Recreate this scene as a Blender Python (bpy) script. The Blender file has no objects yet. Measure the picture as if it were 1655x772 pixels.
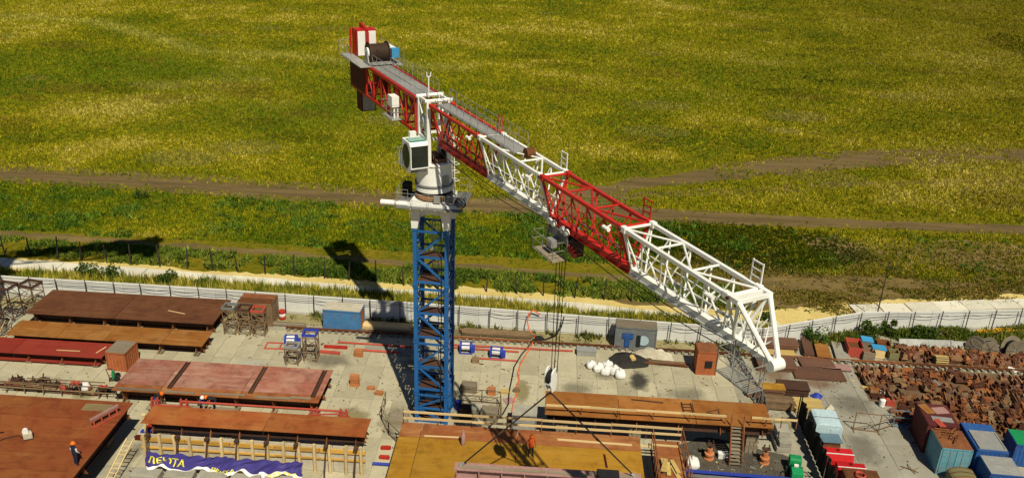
import bpy, math, random
import numpy as np
from mathutils import Vector, Matrix
R = math.radians
random.seed(7)
rng = np.random.default_rng(11)
scene = bpy.context.scene
col = scene.collection

# ------------------------------------------------------------------ camera, sky, sun, exposure
PITCH, ROLL, YAW, CAM_Z = R(23.5), R(2.15), R(2.4), 40.0
hd = Vector((-math.sin(YAW), math.cos(YAW), 0)); rt = Vector((math.cos(YAW), math.sin(YAW), 0))
fw = hd*math.cos(PITCH) + Vector((0, 0, -math.sin(PITCH))); up = hd*math.sin(PITCH) + Vector((0, 0, math.cos(PITCH)))
ir = rt*math.cos(ROLL) + up*math.sin(ROLL); iu = -rt*math.sin(ROLL) + up*math.cos(ROLL)
cam_data = bpy.data.cameras.new('camera'); cam = bpy.data.objects.new('camera', cam_data); col.objects.link(cam)
cam_data.sensor_width = 36.0; cam_data.lens = 36.0*1400/1655; cam_data.clip_start = 0.5; cam_data.clip_end = 9000
m = Matrix((ir, iu, -fw)).transposed().to_4x4(); m.translation = (0, 0, CAM_Z); cam.matrix_world = m
scene.camera = cam
SUN = Vector((0.284, -0.688, 1.0)).normalized()          # towards the sun
world = bpy.data.worlds.new('World'); scene.world = world; world.use_nodes = True
wn = world.node_tree; bg = wn.nodes['Background']
sky = wn.nodes.new('ShaderNodeTexSky'); sky.sky_type = 'NISHITA'; sky.sun_disc = False; sky.air_density = 0.6; sky.dust_density = 0.3
sky.sun_elevation = math.asin(SUN.z); sky.sun_rotation = math.atan2(SUN.x, SUN.y)
wn.links.new(sky.outputs[0], bg.inputs[0]); bg.inputs[1].default_value = 0.05
sd = bpy.data.lights.new('sun', 'SUN'); sd.energy = 5.0; sd.angle = R(0.5); sd.color = (1.0, 0.92, 0.72)
so = bpy.data.objects.new('sun', sd); col.objects.link(so); so.rotation_euler = SUN.to_track_quat('Z', 'Y').to_euler(); so.location = SUN*90
vs = scene.view_settings; vs.view_transform = 'Standard'; vs.look = 'None'; vs.gamma = 1; vs.exposure = 0.12

# ------------------------------------------------------------------ materials
MATS = {}
def wmat(name, c1, c2=None, c3=None, scale=1.2, rough=0.7, metal=0.0, spot=0.62, rnd=0.12, bump=0.15, stretch=(1, 1, 1), fine=9.0, fine_amt=0.25, spec=0.14):
    """weathered surface: c1/c2 blotches, c3 stains, fine grain, small change from object to object"""
    mt = bpy.data.materials.new(name); mt.use_nodes = True; nt = mt.node_tree; N = nt.nodes; L = nt.links
    b = N['Principled BSDF']; b.inputs['Metallic'].default_value = metal; b.inputs['Specular IOR Level'].default_value = spec
    tc = N.new('ShaderNodeTexCoord'); oi = N.new('ShaderNodeObjectInfo')
    ad = N.new('ShaderNodeVectorMath'); ad.operation = 'ADD'; L.new(tc.outputs['Object'], ad.inputs[0])
    ml = N.new('ShaderNodeMath'); ml.operation = 'MULTIPLY'; ml.inputs[1].default_value = 57.0; L.new(oi.outputs['Random'], ml.inputs[0]); L.new(ml.outputs[0], ad.inputs[1])
    mp = N.new('ShaderNodeMapping'); mp.inputs['Scale'].default_value = stretch; L.new(ad.outputs[0], mp.inputs[0])
    def noise(sc, det=6, ro=0.6):
        n = N.new('ShaderNodeTexNoise'); n.inputs['Scale'].default_value = sc; n.inputs['Detail'].default_value = det; n.inputs['Roughness'].default_value = ro
        L.new(mp.outputs[0], n.inputs['Vector']); return n
    def ramp(src, a, bb):
        r = N.new('ShaderNodeMapRange'); r.inputs[1].default_value = a; r.inputs[2].default_value = bb; L.new(src, r.inputs[0]); return r.outputs[0]
    def mix(f, a, bb):
        x = N.new('ShaderNodeMix'); x.data_type = 'RGBA'; L.new(f, x.inputs[0])
        for i, v in ((6, a), (7, bb)):
            if isinstance(v, tuple): x.inputs[i].default_value = (*v, 1)
            else: L.new(v, x.inputs[i])
        return x.outputs[2]
    c2 = c2 or tuple(v*0.75 for v in c1)
    n1 = noise(scale, 8, .68); out = mix(ramp(n1.outputs[0], 0.36, 0.64), c1, c2)
    if c3:
        out = mix(ramp(noise(scale*2.3, 8, 0.7).outputs[0], spot, spot+0.1), out, c3)
        out = mix(ramp(noise(scale*7.0, 9, 0.75).outputs[0], spot+.01, spot+.13), out, tuple(v*.75 for v in c3))
    nf = noise(max(scale*fine, 9.0), 6, 0.75)
    hs = N.new('ShaderNodeHueSaturation'); L.new(out, hs.inputs['Color'])
    v1 = N.new('ShaderNodeMapRange'); v1.inputs[3].default_value = 1-fine_amt; v1.inputs[4].default_value = 1+fine_amt; v1.inputs[1].default_value = 0.3; v1.inputs[2].default_value = 0.7; L.new(nf.outputs[0], v1.inputs[0])
    v2 = N.new('ShaderNodeMapRange'); v2.inputs[3].default_value = 1-rnd; v2.inputs[4].default_value = 1+rnd; L.new(oi.outputs['Random'], v2.inputs[0])
    mm = N.new('ShaderNodeMath'); mm.operation = 'MULTIPLY'; L.new(v1.outputs[0], mm.inputs[0]); L.new(v2.outputs[0], mm.inputs[1]); L.new(mm.outputs[0], hs.inputs['Value'])
    L.new(hs.outputs[0], b.inputs['Base Color'])
    rr = N.new('ShaderNodeMapRange'); rr.inputs[3].default_value = max(0.05, rough-0.12); rr.inputs[4].default_value = min(1, rough+0.12); L.new(n1.outputs[0], rr.inputs[0]); L.new(rr.outputs[0], b.inputs['Roughness'])
    if bump:
        bp = N.new('ShaderNodeBump'); bp.inputs['Strength'].default_value = bump; bp.inputs['Distance'].default_value = 0.03; L.new(nf.outputs[0], bp.inputs['Height']); L.new(bp.outputs[0], b.inputs['Normal'])
    MATS[name] = mt; return mt
W = wmat
W('hut_grey', (.17,.18,.18), (.13,.14,.145), (.2,.15,.1), scale=1, rough=.8)
W('concrete', (.41,.375,.265), (.33,.30,.205), (.22,.19,.13), scale=.45, rough=.9, rnd=.13, spot=.60, fine=14, fine_amt=.16)
W('yard_ground', (.33,.31,.24), (.24,.22,.16), (.13,.12,.09), scale=.5, rough=.95, rnd=0, spot=.6, fine=16)
W('road_concrete', (.30,.285,.235), (.24,.225,.18), (.15,.14,.11), scale=.35, rough=.9, rnd=.07, spot=.6, fine=18, fine_amt=.15)
W('old_concrete', (.33,.31,.25), (.25,.24,.2), (.14,.13,.1), scale=1.3, rough=.9)
W('wall_white', (.64,.64,.595), (.56,.56,.53), (.38,.36,.29), scale=.5, rough=.8, rnd=.035, spot=.62, fine_amt=.07)
W('path_stone', (.62,.59,.49), (.54,.51,.41), (.26,.23,.16), scale=.5, rough=.95, spot=.62)
W('dirt_verge', (.30,.26,.14), (.22,.19,.09), (.12,.12,.04), scale=.4, rough=1, spot=.55)
W('sand', (.66,.53,.20), (.56,.43,.15), (.18,.17,.05), scale=.35, rough=1, spot=.60, fine=12, fine_amt=.25)
W('dirt_road', (.175,.12,.05), (.10,.07,.027), (.10,.10,.022), scale=.5, rough=1, spot=.6, fine=14, fine_amt=.35, stretch=(.16,1.5,1))
W('bare_soil', (.18,.125,.045), (.10,.072,.026), (.34,.27,.13), scale=.4, rough=1, spot=.62, fine=18, fine_amt=.4, stretch=(.2,1.3,1))
W('black_coal', (.022,.021,.02), (.035,.033,.03), scale=1.5, rough=.95, bump=.6)
W('brown_deck', (.10,.038,.021), (.14,.048,.023), (.07,.031,.018), scale=.35, rough=.6, rnd=.06)
W('orange_deck', (.29,.12,.026), (.25,.09,.022), (.20,.115,.045), scale=.5, rough=.65, rnd=.12, stretch=(.6,2,1))
W('red_deck', (.26,.036,.024), (.23,.034,.022), (.17,.045,.03), scale=.4, rough=.55, rnd=.05)
W('pink_deck', (.33,.12,.075), (.37,.22,.16), (.25,.065,.04), scale=.45, rough=.6, rnd=.2, stretch=(.7,1.6,1))
W('russet_deck', (.23,.05,.019), (.20,.072,.019), (.12,.042,.02), scale=.3, rough=.6, rnd=.08)
W('vermilion_deck', (.33,.085,.026), (.28,.065,.022), (.21,.09,.03), scale=.35, rough=.6, rnd=.05)
W('ochre_deck', (.37,.19,.018), (.33,.15,.017), (.19,.085,.022), scale=.35, rough=.6, rnd=.08, spot=.68)
W('rose_deck', (.29,.085,.033), (.31,.13,.036), (.19,.062,.03), scale=.3, rough=.6, rnd=.1)
W('tan_deck', (.33,.13,.028), (.28,.095,.024), (.16,.062,.025), scale=.3, rough=.6, rnd=.05, spot=.66)
W('dark_steel', (.055,.03,.022), (.08,.04,.025), scale=1, rough=.75)
W('rust', (.20,.078,.03), (.13,.048,.022), (.29,.13,.05), scale=2.2, rough=.85, rnd=.45, bump=.4)
W('rust_dark', (.085,.034,.019), (.06,.026,.016), (.16,.065,.03), scale=2.2, rough=.85, rnd=.45, bump=.4)
W('rust_tan', (.25,.14,.07), (.18,.10,.05), (.12,.05,.03), scale=2.2, rough=.85, rnd=.35, bump=.4)
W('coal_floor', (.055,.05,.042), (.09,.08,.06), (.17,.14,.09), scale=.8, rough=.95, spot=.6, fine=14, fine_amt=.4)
W('rust_bright', (.36,.15,.05), (.28,.10,.035), (.16,.06,.03), scale=1.1, rough=.8, rnd=.18)
W('rust_plate', (.135,.07,.05), (.17,.085,.05), (.24,.11,.04), scale=.7, rough=.75, rnd=.35)
W('rust_orange_box', (.38,.12,.045), (.30,.09,.035), (.16,.06,.03), scale=1.0, rough=.75, rnd=.1)
W('crane_white', (.78,.78,.75), (.70,.70,.66), (.45,.42,.36), scale=1.2, rough=.42, rnd=.05, spot=.63, fine_amt=.06, bump=.03, spec=.3)
W('crane_red', (.46,.022,.013), (.40,.018,.011), (.26,.025,.016), scale=1.0, rough=.45, rnd=.14, spot=.62, fine_amt=.12, bump=.03, spec=.3)
W('crane_dark_red', (.085,.012,.01), (.065,.01,.008), scale=1, rough=.6)
W('crane_blue', (.015,.105,.31), (.013,.09,.26), (.05,.09,.14), scale=1.1, rough=.45, rnd=.14, spot=.62, fine_amt=.14, bump=.03, spec=.3)
W('galvanised', (.36,.36,.34), (.28,.28,.265), (.22,.21,.19), scale=2, rough=.55, metal=.3)
W('grey_steel', (.22,.22,.21), (.16,.16,.155), (.10,.08,.06), scale=2, rough=.6, metal=.3)
W('black_rubber', (.014,.014,.015), (.02,.02,.02), scale=3, rough=.7)
W('wire_rope', (.03,.027,.024), (.045,.04,.035), scale=8, rough=.6, metal=.4)
W('drum_rope', (.035,.022,.016), (.05,.03,.02), scale=3, rough=.7, stretch=(1,14,1))
W('dark_glass', (.012,.016,.016), (.02,.026,.026), scale=.6, rough=.12, rnd=0, bump=0, fine_amt=.05, spec=.7)
W('teal', (.02,.22,.16), (.016,.18,.13), scale=2, rough=.4)
W('scrap_dirt', (.15,.10,.055), (.11,.07,.04), (.22,.17,.10), scale=.8, rough=1)
W('sky_blue_paint', (.05,.27,.52), (.04,.23,.45), scale=1.5, rough=.5)
W('blue_hut', (.04,.14,.31), (.06,.18,.36), (.17,.095,.055), scale=1.1, rough=.65, spot=.55)
W('royal_blue', (.03,.055,.36), (.025,.045,.28), scale=2, rough=.5)
W('container_blue', (.025,.09,.29), (.02,.075,.24), (.15,.10,.07), scale=1, rough=.5, spot=.58)
W('container_teal', (.13,.30,.36), (.10,.26,.32), (.20,.12,.07), scale=1, rough=.55, spot=.56)
W('container_maroon', (.10,.026,.024), (.08,.022,.02), (.23,.1,.06), scale=1, rough=.6, spot=.64)
W('container_olive', (.20,.19,.09), (.16,.15,.07), (.24,.14,.07), scale=1, rough=.7)
W('pale_blue', (.42,.54,.58), (.36,.48,.53), (.30,.30,.27), scale=.9, rough=.5, spot=.68)
W('cargo_red', (.46,.016,.018), (.40,.014,.016), (.35,.03,.03), scale=1, rough=.4, spot=.68)
W('machine_green', (.015,.25,.085), (.012,.2,.07), (.03,.1,.04), scale=1.6, rough=.45)
W('slate_blue', (.12,.20,.26), (.10,.17,.22), scale=1, rough=.6)
W('timber_pale', (.62,.47,.24), (.52,.38,.18), (.36,.25,.12), scale=1.5, rough=.8, rnd=.18, stretch=(.3,5,5))
W('timber_grey', (.24,.20,.14), (.17,.14,.10), (.1,.08,.05), scale=1.5, rough=.9, rnd=.3, stretch=(.4,4,4))
W('waler_yellow', (.52,.30,.06), (.44,.24,.05), (.3,.17,.06), scale=1.5, rough=.75, rnd=.2, stretch=(.4,4,4))
W('timber_yellow', (.50,.37,.13), (.40,.28,.10), (.28,.19,.08), scale=1.5, rough=.75, rnd=.2, stretch=(.4,4,4))
W('primer_red', (.42,.075,.045), (.35,.06,.04), (.22,.06,.04), scale=1, rough=.6)
W('orange_block', (.45,.18,.07), (.36,.13,.05), (.2,.1,.05), scale=2, rough=.8, rnd=.2)
W('orange_hose', (.62,.12,.03), (.55,.10,.025), scale=2, rough=.5)
W('mauve_steel', (.36,.21,.19), (.30,.165,.15), (.2,.12,.1), scale=1, rough=.65)
W('white_sack', (.68,.68,.66), (.58,.575,.55), (.36,.33,.27), scale=2.4, rough=.85, spot=.58, fine_amt=.08)
W('tarp_cream', (.50,.46,.36), (.40,.36,.27), (.25,.2,.14), scale=1.6, rough=.85)
W('scaffold_tube', (.20,.135,.075), (.14,.09,.05), (.30,.18,.09), scale=2, rough=.75, rnd=.3)
W('banner_purple', (.052,.042,.20), (.045,.036,.17), scale=1, rough=.5, rnd=0, fine_amt=.08)
W('banner_white', (.76,.76,.74), (.70,.70,.68), scale=1, rough=.6, rnd=0, fine_amt=.06)
W('banner_yellow', (.72,.66,.05), (.66,.6,.05), scale=1, rough=.6, rnd=0, fine_amt=.06)
W('yellow_paint', (.66,.36,.02), (.58,.30,.02), (.4,.2,.03), scale=1.4, rough=.55)
W('signal_white', (.76,.75,.72), scale=2, rough=.5)
W('signal_red', (.40,.032,.02), scale=2, rough=.5)
W('net_black', (.012,.013,.012), (.02,.02,.018), scale=2.5, rough=.95)
W('plank_mat', (.23,.17,.085), (.17,.12,.06), scale=1.5, rough=.9, stretch=(.4,5,1))
W('fence_post', (.03,.026,.022), (.045,.036,.028), scale=2, rough=.9, rnd=.3)
W('bark', (.07,.055,.03), scale=3, rough=.9)
W('skin', (.45,.24,.15), scale=2, rough=.6, rnd=0)
W('cloth_navy', (.018,.022,.05), scale=3, rough=.9, rnd=0)
W('cloth_dark', (.025,.025,.028), scale=3, rough=.9, rnd=0)
W('cloth_blue', (.03,.07,.26), scale=3, rough=.9, rnd=0)
W('cloth_white', (.66,.66,.65), scale=3, rough=.9, rnd=0)
W('cloth_orange', (.75,.13,.03), scale=3, rough=.8, rnd=0)
W('helmet_orange', (.80,.17,.02), scale=2, rough=.35, rnd=0)
W('helmet_white', (.8,.8,.78), scale=2, rough=.35, rnd=0)

def dmat(name, c, dust=(.36,.22,.11), sx=.15, sy=1.6, k=1.0):
    """rusting primed plate: dust blotches, dark stains, drawn-out streaks, spots"""
    mt = bpy.data.materials.new(name); mt.use_nodes = True; nt = mt.node_tree; N = nt.nodes; L = nt.links; b = N['Principled BSDF']; b.inputs['Specular IOR Level'].default_value = .1; b.inputs['Roughness'].default_value = .7
    tc = N.new('ShaderNodeTexCoord'); oi = N.new('ShaderNodeObjectInfo'); ml = N.new('ShaderNodeMath'); ml.operation = 'MULTIPLY'; ml.inputs[1].default_value = 91.0; L.new(oi.outputs['Random'], ml.inputs[0])
    ad = N.new('ShaderNodeVectorMath'); ad.operation = 'ADD'; L.new(tc.outputs['Object'], ad.inputs[0]); L.new(ml.outputs[0], ad.inputs[1])
    def nz(sc, st=(1,1,1), det=8, ro=.65, lo=.4, hi=.6, amt=1.0):
        mp = N.new('ShaderNodeMapping'); mp.inputs['Scale'].default_value = st; L.new(ad.outputs[0], mp.inputs[0]); n = N.new('ShaderNodeTexNoise'); n.inputs['Scale'].default_value = sc; n.inputs['Detail'].default_value = det; n.inputs['Roughness'].default_value = ro; L.new(mp.outputs[0], n.inputs['Vector'])
        r = N.new('ShaderNodeMapRange'); r.inputs[1].default_value = lo; r.inputs[2].default_value = hi; r.inputs[4].default_value = amt; L.new(n.outputs[0], r.inputs[0]); return r.outputs[0]
    def mix(f, a, cc):
        x = N.new('ShaderNodeMix'); x.data_type = 'RGBA'; L.new(f, x.inputs[0])
        for i, v in ((6, a), (7, cc)):
            if isinstance(v, tuple): x.inputs[i].default_value = (*v, 1)
            else: L.new(v, x.inputs[i])
        return x.outputs[2]
    sc_ = lambda q: tuple(v*q for v in c)
    o = mix(nz(.35, lo=.40, hi=.62, amt=.75*k), c, tuple(v*.35+d*.65 for v, d in zip(c, dust)))
    o = mix(nz(.9, lo=.50, hi=.66, amt=.6*k), o, (c[0]*.55, c[1]*.5, c[2]*.55))
    o = mix(nz(1.6, (sx, sy, 1), lo=.52, hi=.68, amt=.55*k), o, (c[0]*.6, c[1]*.62, c[2]*.7))
    o = mix(nz(1.2, (sx*1.5, sy, 1), lo=.58, hi=.70, amt=.5*k), o, tuple(v*1.15 for v in dust))
    o = mix(nz(5.0, det=5, lo=.64, hi=.70, amt=.7*k), o, (c[0]*.35, c[1]*.35, c[2]*.4))
    hs = N.new('ShaderNodeHueSaturation'); L.new(o, hs.inputs['Color']); r = N.new('ShaderNodeMapRange'); r.inputs[3].default_value = .88; r.inputs[4].default_value = 1.1; L.new(oi.outputs['Random'], r.inputs[0]); L.new(r.outputs[0], hs.inputs['Value']); L.new(hs.outputs[0], b.inputs['Base Color'])
    MATS[name] = mt
dmat('brown_deck', (.11,.043,.02), (.18,.078,.034)); dmat('orange_deck', (.25,.095,.02), (.34,.18,.06)); dmat('red_deck', (.22,.028,.018), (.27,.06,.035), k=.5); dmat('pink_deck', (.29,.105,.07), (.44,.29,.22))
dmat('russet_deck', (.21,.052,.018), (.26,.11,.03)); dmat('vermilion_deck', (.30,.082,.023), (.36,.17,.05)); dmat('ochre_deck', (.32,.158,.015), (.37,.22,.04), k=.95); dmat('rose_deck', (.26,.08,.028), (.36,.19,.07)); dmat('tan_deck', (.28,.10,.022), (.33,.17,.05))
def leaf_mat(name, attr='tint', tr=0.25):
    mt = bpy.data.materials.new(name); mt.use_nodes = True; N = mt.node_tree.nodes; L = mt.node_tree.links
    b = N['Principled BSDF']; a = N.new('ShaderNodeAttribute'); a.attribute_name = attr
    L.new(a.outputs['Color'], b.inputs['Base Color']); b.inputs['Roughness'].default_value = .9; b.inputs['Specular IOR Level'].default_value = .02
    t = N.new('ShaderNodeBsdfTranslucent'); L.new(a.outputs['Color'], t.inputs[0]); mx = N.new('ShaderNodeMixShader'); mx.inputs[0].default_value = tr
    L.new(b.outputs[0], mx.inputs[1]); L.new(t.outputs[0], mx.inputs[2]); L.new(mx.outputs[0], N['Material Output'].inputs[0]); MATS[name] = mt
leaf_mat('leaf')

def field_mat():
    mt = bpy.data.materials.new('field_turf'); mt.use_nodes = True; N = mt.node_tree.nodes; L = mt.node_tree.links; b = N['Principled BSDF']
    tc = N.new('ShaderNodeTexCoord')
    def noise(sc, st=(1, 1, 1), det=6, ro=.62):
        mp = N.new('ShaderNodeMapping'); mp.inputs['Scale'].default_value = st; L.new(tc.outputs['Object'], mp.inputs[0])
        n = N.new('ShaderNodeTexNoise'); n.inputs['Scale'].default_value = sc; n.inputs['Detail'].default_value = det; n.inputs['Roughness'].default_value = ro; L.new(mp.outputs[0], n.inputs['Vector']); return n.outputs[0]
    def rng_(s, a, c):
        r = N.new('ShaderNodeMapRange'); r.inputs[1].default_value = a; r.inputs[2].default_value = c; L.new(s, r.inputs[0]); return r.outputs[0]
    def mix(f, a, c):
        x = N.new('ShaderNodeMix'); x.data_type = 'RGBA'; L.new(f, x.inputs[0])
        for i, v in ((6, a), (7, c)):
            if isinstance(v, tuple): x.inputs[i].default_value = (*v, 1)
            else: L.new(v, x.inputs[i])
        return x.outputs[2]
    base = mix(rng_(noise(.045, (1, 1.5, 1)), .35, .65), (.17,.14,.009), (.105,.115,.008))
    base = mix(rng_(noise(.35, (.8, 1.2, 1)), .45, .68), base, (.21,.155,.014))
    base = mix(rng_(noise(1.6), .48, .66), base, (.075,.075,.007))
    base = mix(rng_(noise(.9, (1, 1, 1), 8, .75), .60, .72), base, (.16,.12,.025))
    L.new(base, b.inputs['Base Color']); b.inputs['Roughness'].default_value = 1; b.inputs['Specular IOR Level'].default_value = 0
    bp = N.new('ShaderNodeBump'); bp.inputs['Strength'].default_value = .8; bp.inputs['Distance'].default_value = .25; L.new(noise(2.2, det=8, ro=.7), bp.inputs['Height']); L.new(bp.outputs[0], b.inputs['Normal'])
    MATS['field_turf'] = mt
field_mat()

# ------------------------------------------------------------------ mesh helpers
class MB:
    def __init__(s): s.v = []; s.f = []
    def add(s, vs_, fs): o = len(s.v); s.v += [tuple(p) for p in vs_]; s.f += [tuple(i+o for i in f) for f in fs]; return s
    def box(s, x0, x1, y0, y1, z0, z1):
        return s.add([(x0,y0,z0),(x1,y0,z0),(x1,y1,z0),(x0,y1,z0),(x0,y0,z1),(x1,y0,z1),(x1,y1,z1),(x0,y1,z1)],
                     [(0,3,2,1),(4,5,6,7),(0,1,5,4),(1,2,6,5),(2,3,7,6),(3,0,4,7)])
    def cbox(s, c, d, rz=0, rx=0, ry=0):
        M = Matrix.Translation(c) @ Matrix.Rotation(rz,4,'Z') @ Matrix.Rotation(ry,4,'Y') @ Matrix.Rotation(rx,4,'X')
        x, y, z = d[0]/2, d[1]/2, d[2]/2
        return s.add([M @ Vector(p) for p in ((-x,-y,-z),(x,-y,-z),(x,y,-z),(-x,y,-z),(-x,-y,z),(x,-y,z),(x,y,z),(-x,y,z))],
                     [(0,3,2,1),(4,5,6,7),(0,1,5,4),(1,2,6,5),(2,3,7,6),(3,0,4,7)])
    def bar(s, p, q, w, h=None):
        p = Vector(p); q = Vector(q); h = h or w; d = (q-p).normalized(); u = Vector((0,0,1)) if abs(d.z) < .95 else Vector((0,1,0))
        a = d.cross(u).normalized()*(w/2); b = a.cross(d).normalized()*(h/2)
        return s.add([p-a-b,p+a-b,p+a+b,p-a+b,q-a-b,q+a-b,q+a+b,q-a+b], [(0,3,2,1),(4,5,6,7),(0,1,5,4),(1,2,6,5),(2,3,7,6),(3,0,4,7)])
    def tube(s, p, q, r, n=8, r2=None, cap=True):
        p = Vector(p); q = Vector(q); r2 = r if r2 is None else r2; d = (q-p).normalized(); u = Vector((0,0,1)) if abs(d.z) < .95 else Vector((1,0,0))
        a = d.cross(u).normalized(); b = d.cross(a); vs_ = []
        for P, rr in ((p, r), (q, r2)):
            for i in range(n): t = 2*math.pi*i/n; vs_.append(P+(a*math.cos(t)+b*math.sin(t))*rr)
        fs = [(i,(i+1)%n,n+(i+1)%n,n+i) for i in range(n)]
        if cap: fs += [tuple(range(n-1,-1,-1)), tuple(range(n,2*n))]
        return s.add(vs_, fs)
    def path(s, pts, r, n=6):
        for a, b in zip(pts[:-1], pts[1:]): s.tube(a, b, r, n)
        return s
    def prism(s, poly, a0, a1, axis='y'):
        n = len(poly); vs_ = []
        for a in (a0, a1):
            for (u, w) in poly: vs_.append({'y': (u, a, w), 'x': (a, u, w), 'z': (u, w, a)}[axis])
        return s.add(vs_, [tuple(range(n)), tuple(range(2*n-1, n-1, -1))] + [(i, n+i, n+(i+1)%n, (i+1)%n) for i in range(n)])
    def lathe(s, prof, n=14, c=(0,0,0)):
        vs_ = []
        for r, z in prof:
            for i in range(n): t = 2*math.pi*i/n; vs_.append((c[0]+r*math.cos(t), c[1]+r*math.sin(t), c[2]+z))
        fs = []
        for k in range(len(prof)-1):
            for i in range(n): fs.append((k*n+i, k*n+(i+1)%n, (k+1)*n+(i+1)%n, (k+1)*n+i))
        fs += [tuple(range(n-1,-1,-1)), tuple(range((len(prof)-1)*n, len(prof)*n))]
        return s.add(vs_, fs)
    def mesh(s, name):
        me = bpy.data.meshes.new(name); me.from_pydata(s.v, [], s.f); 
        import bmesh
        bm = bmesh.new(); bm.from_mesh(me); bmesh.ops.recalc_face_normals(bm, faces=bm.faces); bm.to_mesh(me); bm.free()
        return me
def mo(name, me, mat=None, parent=None, loc=(0,0,0), rz=0, rot=None, scale=None):
    o = bpy.data.objects.new(name, me); col.objects.link(o)
    if mat and not me.materials: me.materials.append(MATS[mat])
    if parent: o.parent = parent
    o.location = loc; o.rotation_euler = rot or (0,0,rz)
    if scale: o.scale = scale
    return o
def mk(name, mb, mat, parent=None, loc=(0,0,0), rz=0, rot=None, smooth=False, bevel=0):
    me = mb.mesh(name); o = mo(name, me, mat, parent, loc, rz, rot)
    if smooth:
        for p in me.polygons: p.use_smooth = True
        me.set_sharp_from_angle(angle=R(40))
    if bevel:
        b = o.modifiers.new('bevel', 'BEVEL'); b.width = bevel; b.segments = 2; b.limit_method = 'ANGLE'
    return o
def tag(o, label, cat, group=None, kind=None):
    if label: o['label'] = label
    if cat: o['category'] = cat
    if group: o['group'] = group
    if kind: o['kind'] = kind
    return o
def thing(name, label, cat, loc=(0,0,0), rz=0, group=None):
    o = bpy.data.objects.new(name, None); col.objects.link(o); o.location = loc; o.rotation_euler = (0,0,rz); o.empty_display_size = .3
    return tag(o, label, cat, group)
def struct(o): o['kind'] = 'structure'; return o
def jit(a): return random.uniform(-a, a)

# ------------------------------------------------------------------ the ground
mb = MB().add([(-4000,-2500,-.06),(4000,-2500,-.06),(4000,5000,-.06),(-4000,5000,-.06)], [(0,1,2,3)])
struct(mk('field', mb, 'field_turf'))
WALL = [(-66,72.3),(-49,72.0),(-34,71.9),(-22,71.6),(-9,71.3),(7,70.6),(16.4,70.2),(20.3,70.3),(24.2,72.0),(27.3,73.3),(30.7,74.7),(37.4,75.6),(47,77.2),(62,79.5)]
def lerp_y(line, x):
    for (a, b), (c, d) in zip(line[:-1], line[1:]):
        if a <= x <= c: return b+(d-b)*(x-a)/(c-a)
    return line[0][1] if x < line[0][0] else line[-1][1]
def strip(name, line, half, mat, z, step=.6, rag=.25, taper=0):
    """a ragged sheet along a line; half may be a number or f(x)"""
    pts = []
    for (a, b), (c, d) in zip(line[:-1], line[1:]):
        n = max(1, int(math.hypot(c-a, d-b)/step))
        for i in range(n): t = i/n; pts.append((a+(c-a)*t, b+(d-b)*t))
    pts.append(line[-1]); v = []; f = []; w1 = w2 = 0
    for i, (x, y) in enumerate(pts):
        j = min(i, len(pts)-2); dx = pts[j+1][0]-pts[j][0]; dy = pts[j+1][1]-pts[j][1]; l = math.hypot(dx, dy); nx, ny = -dy/l, dx/l
        w1 = w1*.7+jit(rag)*.6; w2 = w2*.7+jit(rag)*.6; h = half(x) if callable(half) else half
        v += [(x-nx*(h+w1), y-ny*(h+w1), z), (x+nx*(h+w2), y+ny*(h+w2), z)]
        if i: f.append((2*i-2, 2*i, 2*i+1, 2*i-1))
    return struct(mk(name, MB().add(v, f), mat))
# yard sheet follows the boundary wall
v = []; 
for x, y in WALL: v += [(x, 20, -.02), (x, y+.05, -.02)]
yard = struct(mk('yard_ground', MB().add(v, [(2*i, 2*i+2, 2*i+3, 2*i+1) for i in range(len(WALL)-1)]), 'yard_ground'))
strip('dirt_verge', [(-60,70.4),(-22,70.3),(7,69.5),(17,69.3),(21,69.3)], .98, 'dirt_verge', -.012, rag=.1)
# slabs, one by one
sm = MB().box(-.81,.81,-2.48,2.48,-.08,.0); slab_me = sm.mesh('slab')
k = 0
for r_, yc in enumerate((50.6, 55.6, 60.6, 65.6)):
    for c_ in range(40):
        x = -47.0+c_*1.65+(.0 if r_ % 2 else .04)
        if x > 17.3 and yc > 52: continue
        o = mo('slab', slab_me, 'concrete', yard, (x, yc, .018+jit(.008)), rot=(jit(.0025), jit(.004), jit(.003)))
        k += 1
big = MB().box(-1.48,1.48,-2.97,2.97,-.08,.0).mesh('road_slab')
for ix in range(4):
    for iy in range(4):
        if ix == 0 and iy < 1: continue
        mo('road_slab', big, 'road_concrete', yard, (22.4+ix*3.0, 47.3+iy*6.0, .016+jit(.006)), rot=(jit(.002), jit(.003), 0))
# strip of dirty spill on the slabs, coal floor under the right hand deck
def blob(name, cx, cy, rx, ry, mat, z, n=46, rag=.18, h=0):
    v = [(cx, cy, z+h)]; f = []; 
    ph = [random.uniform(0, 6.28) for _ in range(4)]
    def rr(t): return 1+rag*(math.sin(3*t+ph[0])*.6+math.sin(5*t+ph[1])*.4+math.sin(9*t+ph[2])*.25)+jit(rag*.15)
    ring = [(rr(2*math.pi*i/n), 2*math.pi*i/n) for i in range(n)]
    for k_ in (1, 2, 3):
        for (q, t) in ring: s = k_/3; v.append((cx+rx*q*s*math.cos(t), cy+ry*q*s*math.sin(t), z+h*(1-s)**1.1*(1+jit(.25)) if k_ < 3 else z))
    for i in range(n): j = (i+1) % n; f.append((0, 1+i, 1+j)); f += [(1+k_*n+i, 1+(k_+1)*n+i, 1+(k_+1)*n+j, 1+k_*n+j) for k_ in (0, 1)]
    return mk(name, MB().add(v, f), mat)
struct(blob('coal_dust', 14.3, 52.9, 5.0, 2.6, 'coal_floor' if 'coal_floor' in MATS else 'black_coal', .034, rag=.12))
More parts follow.
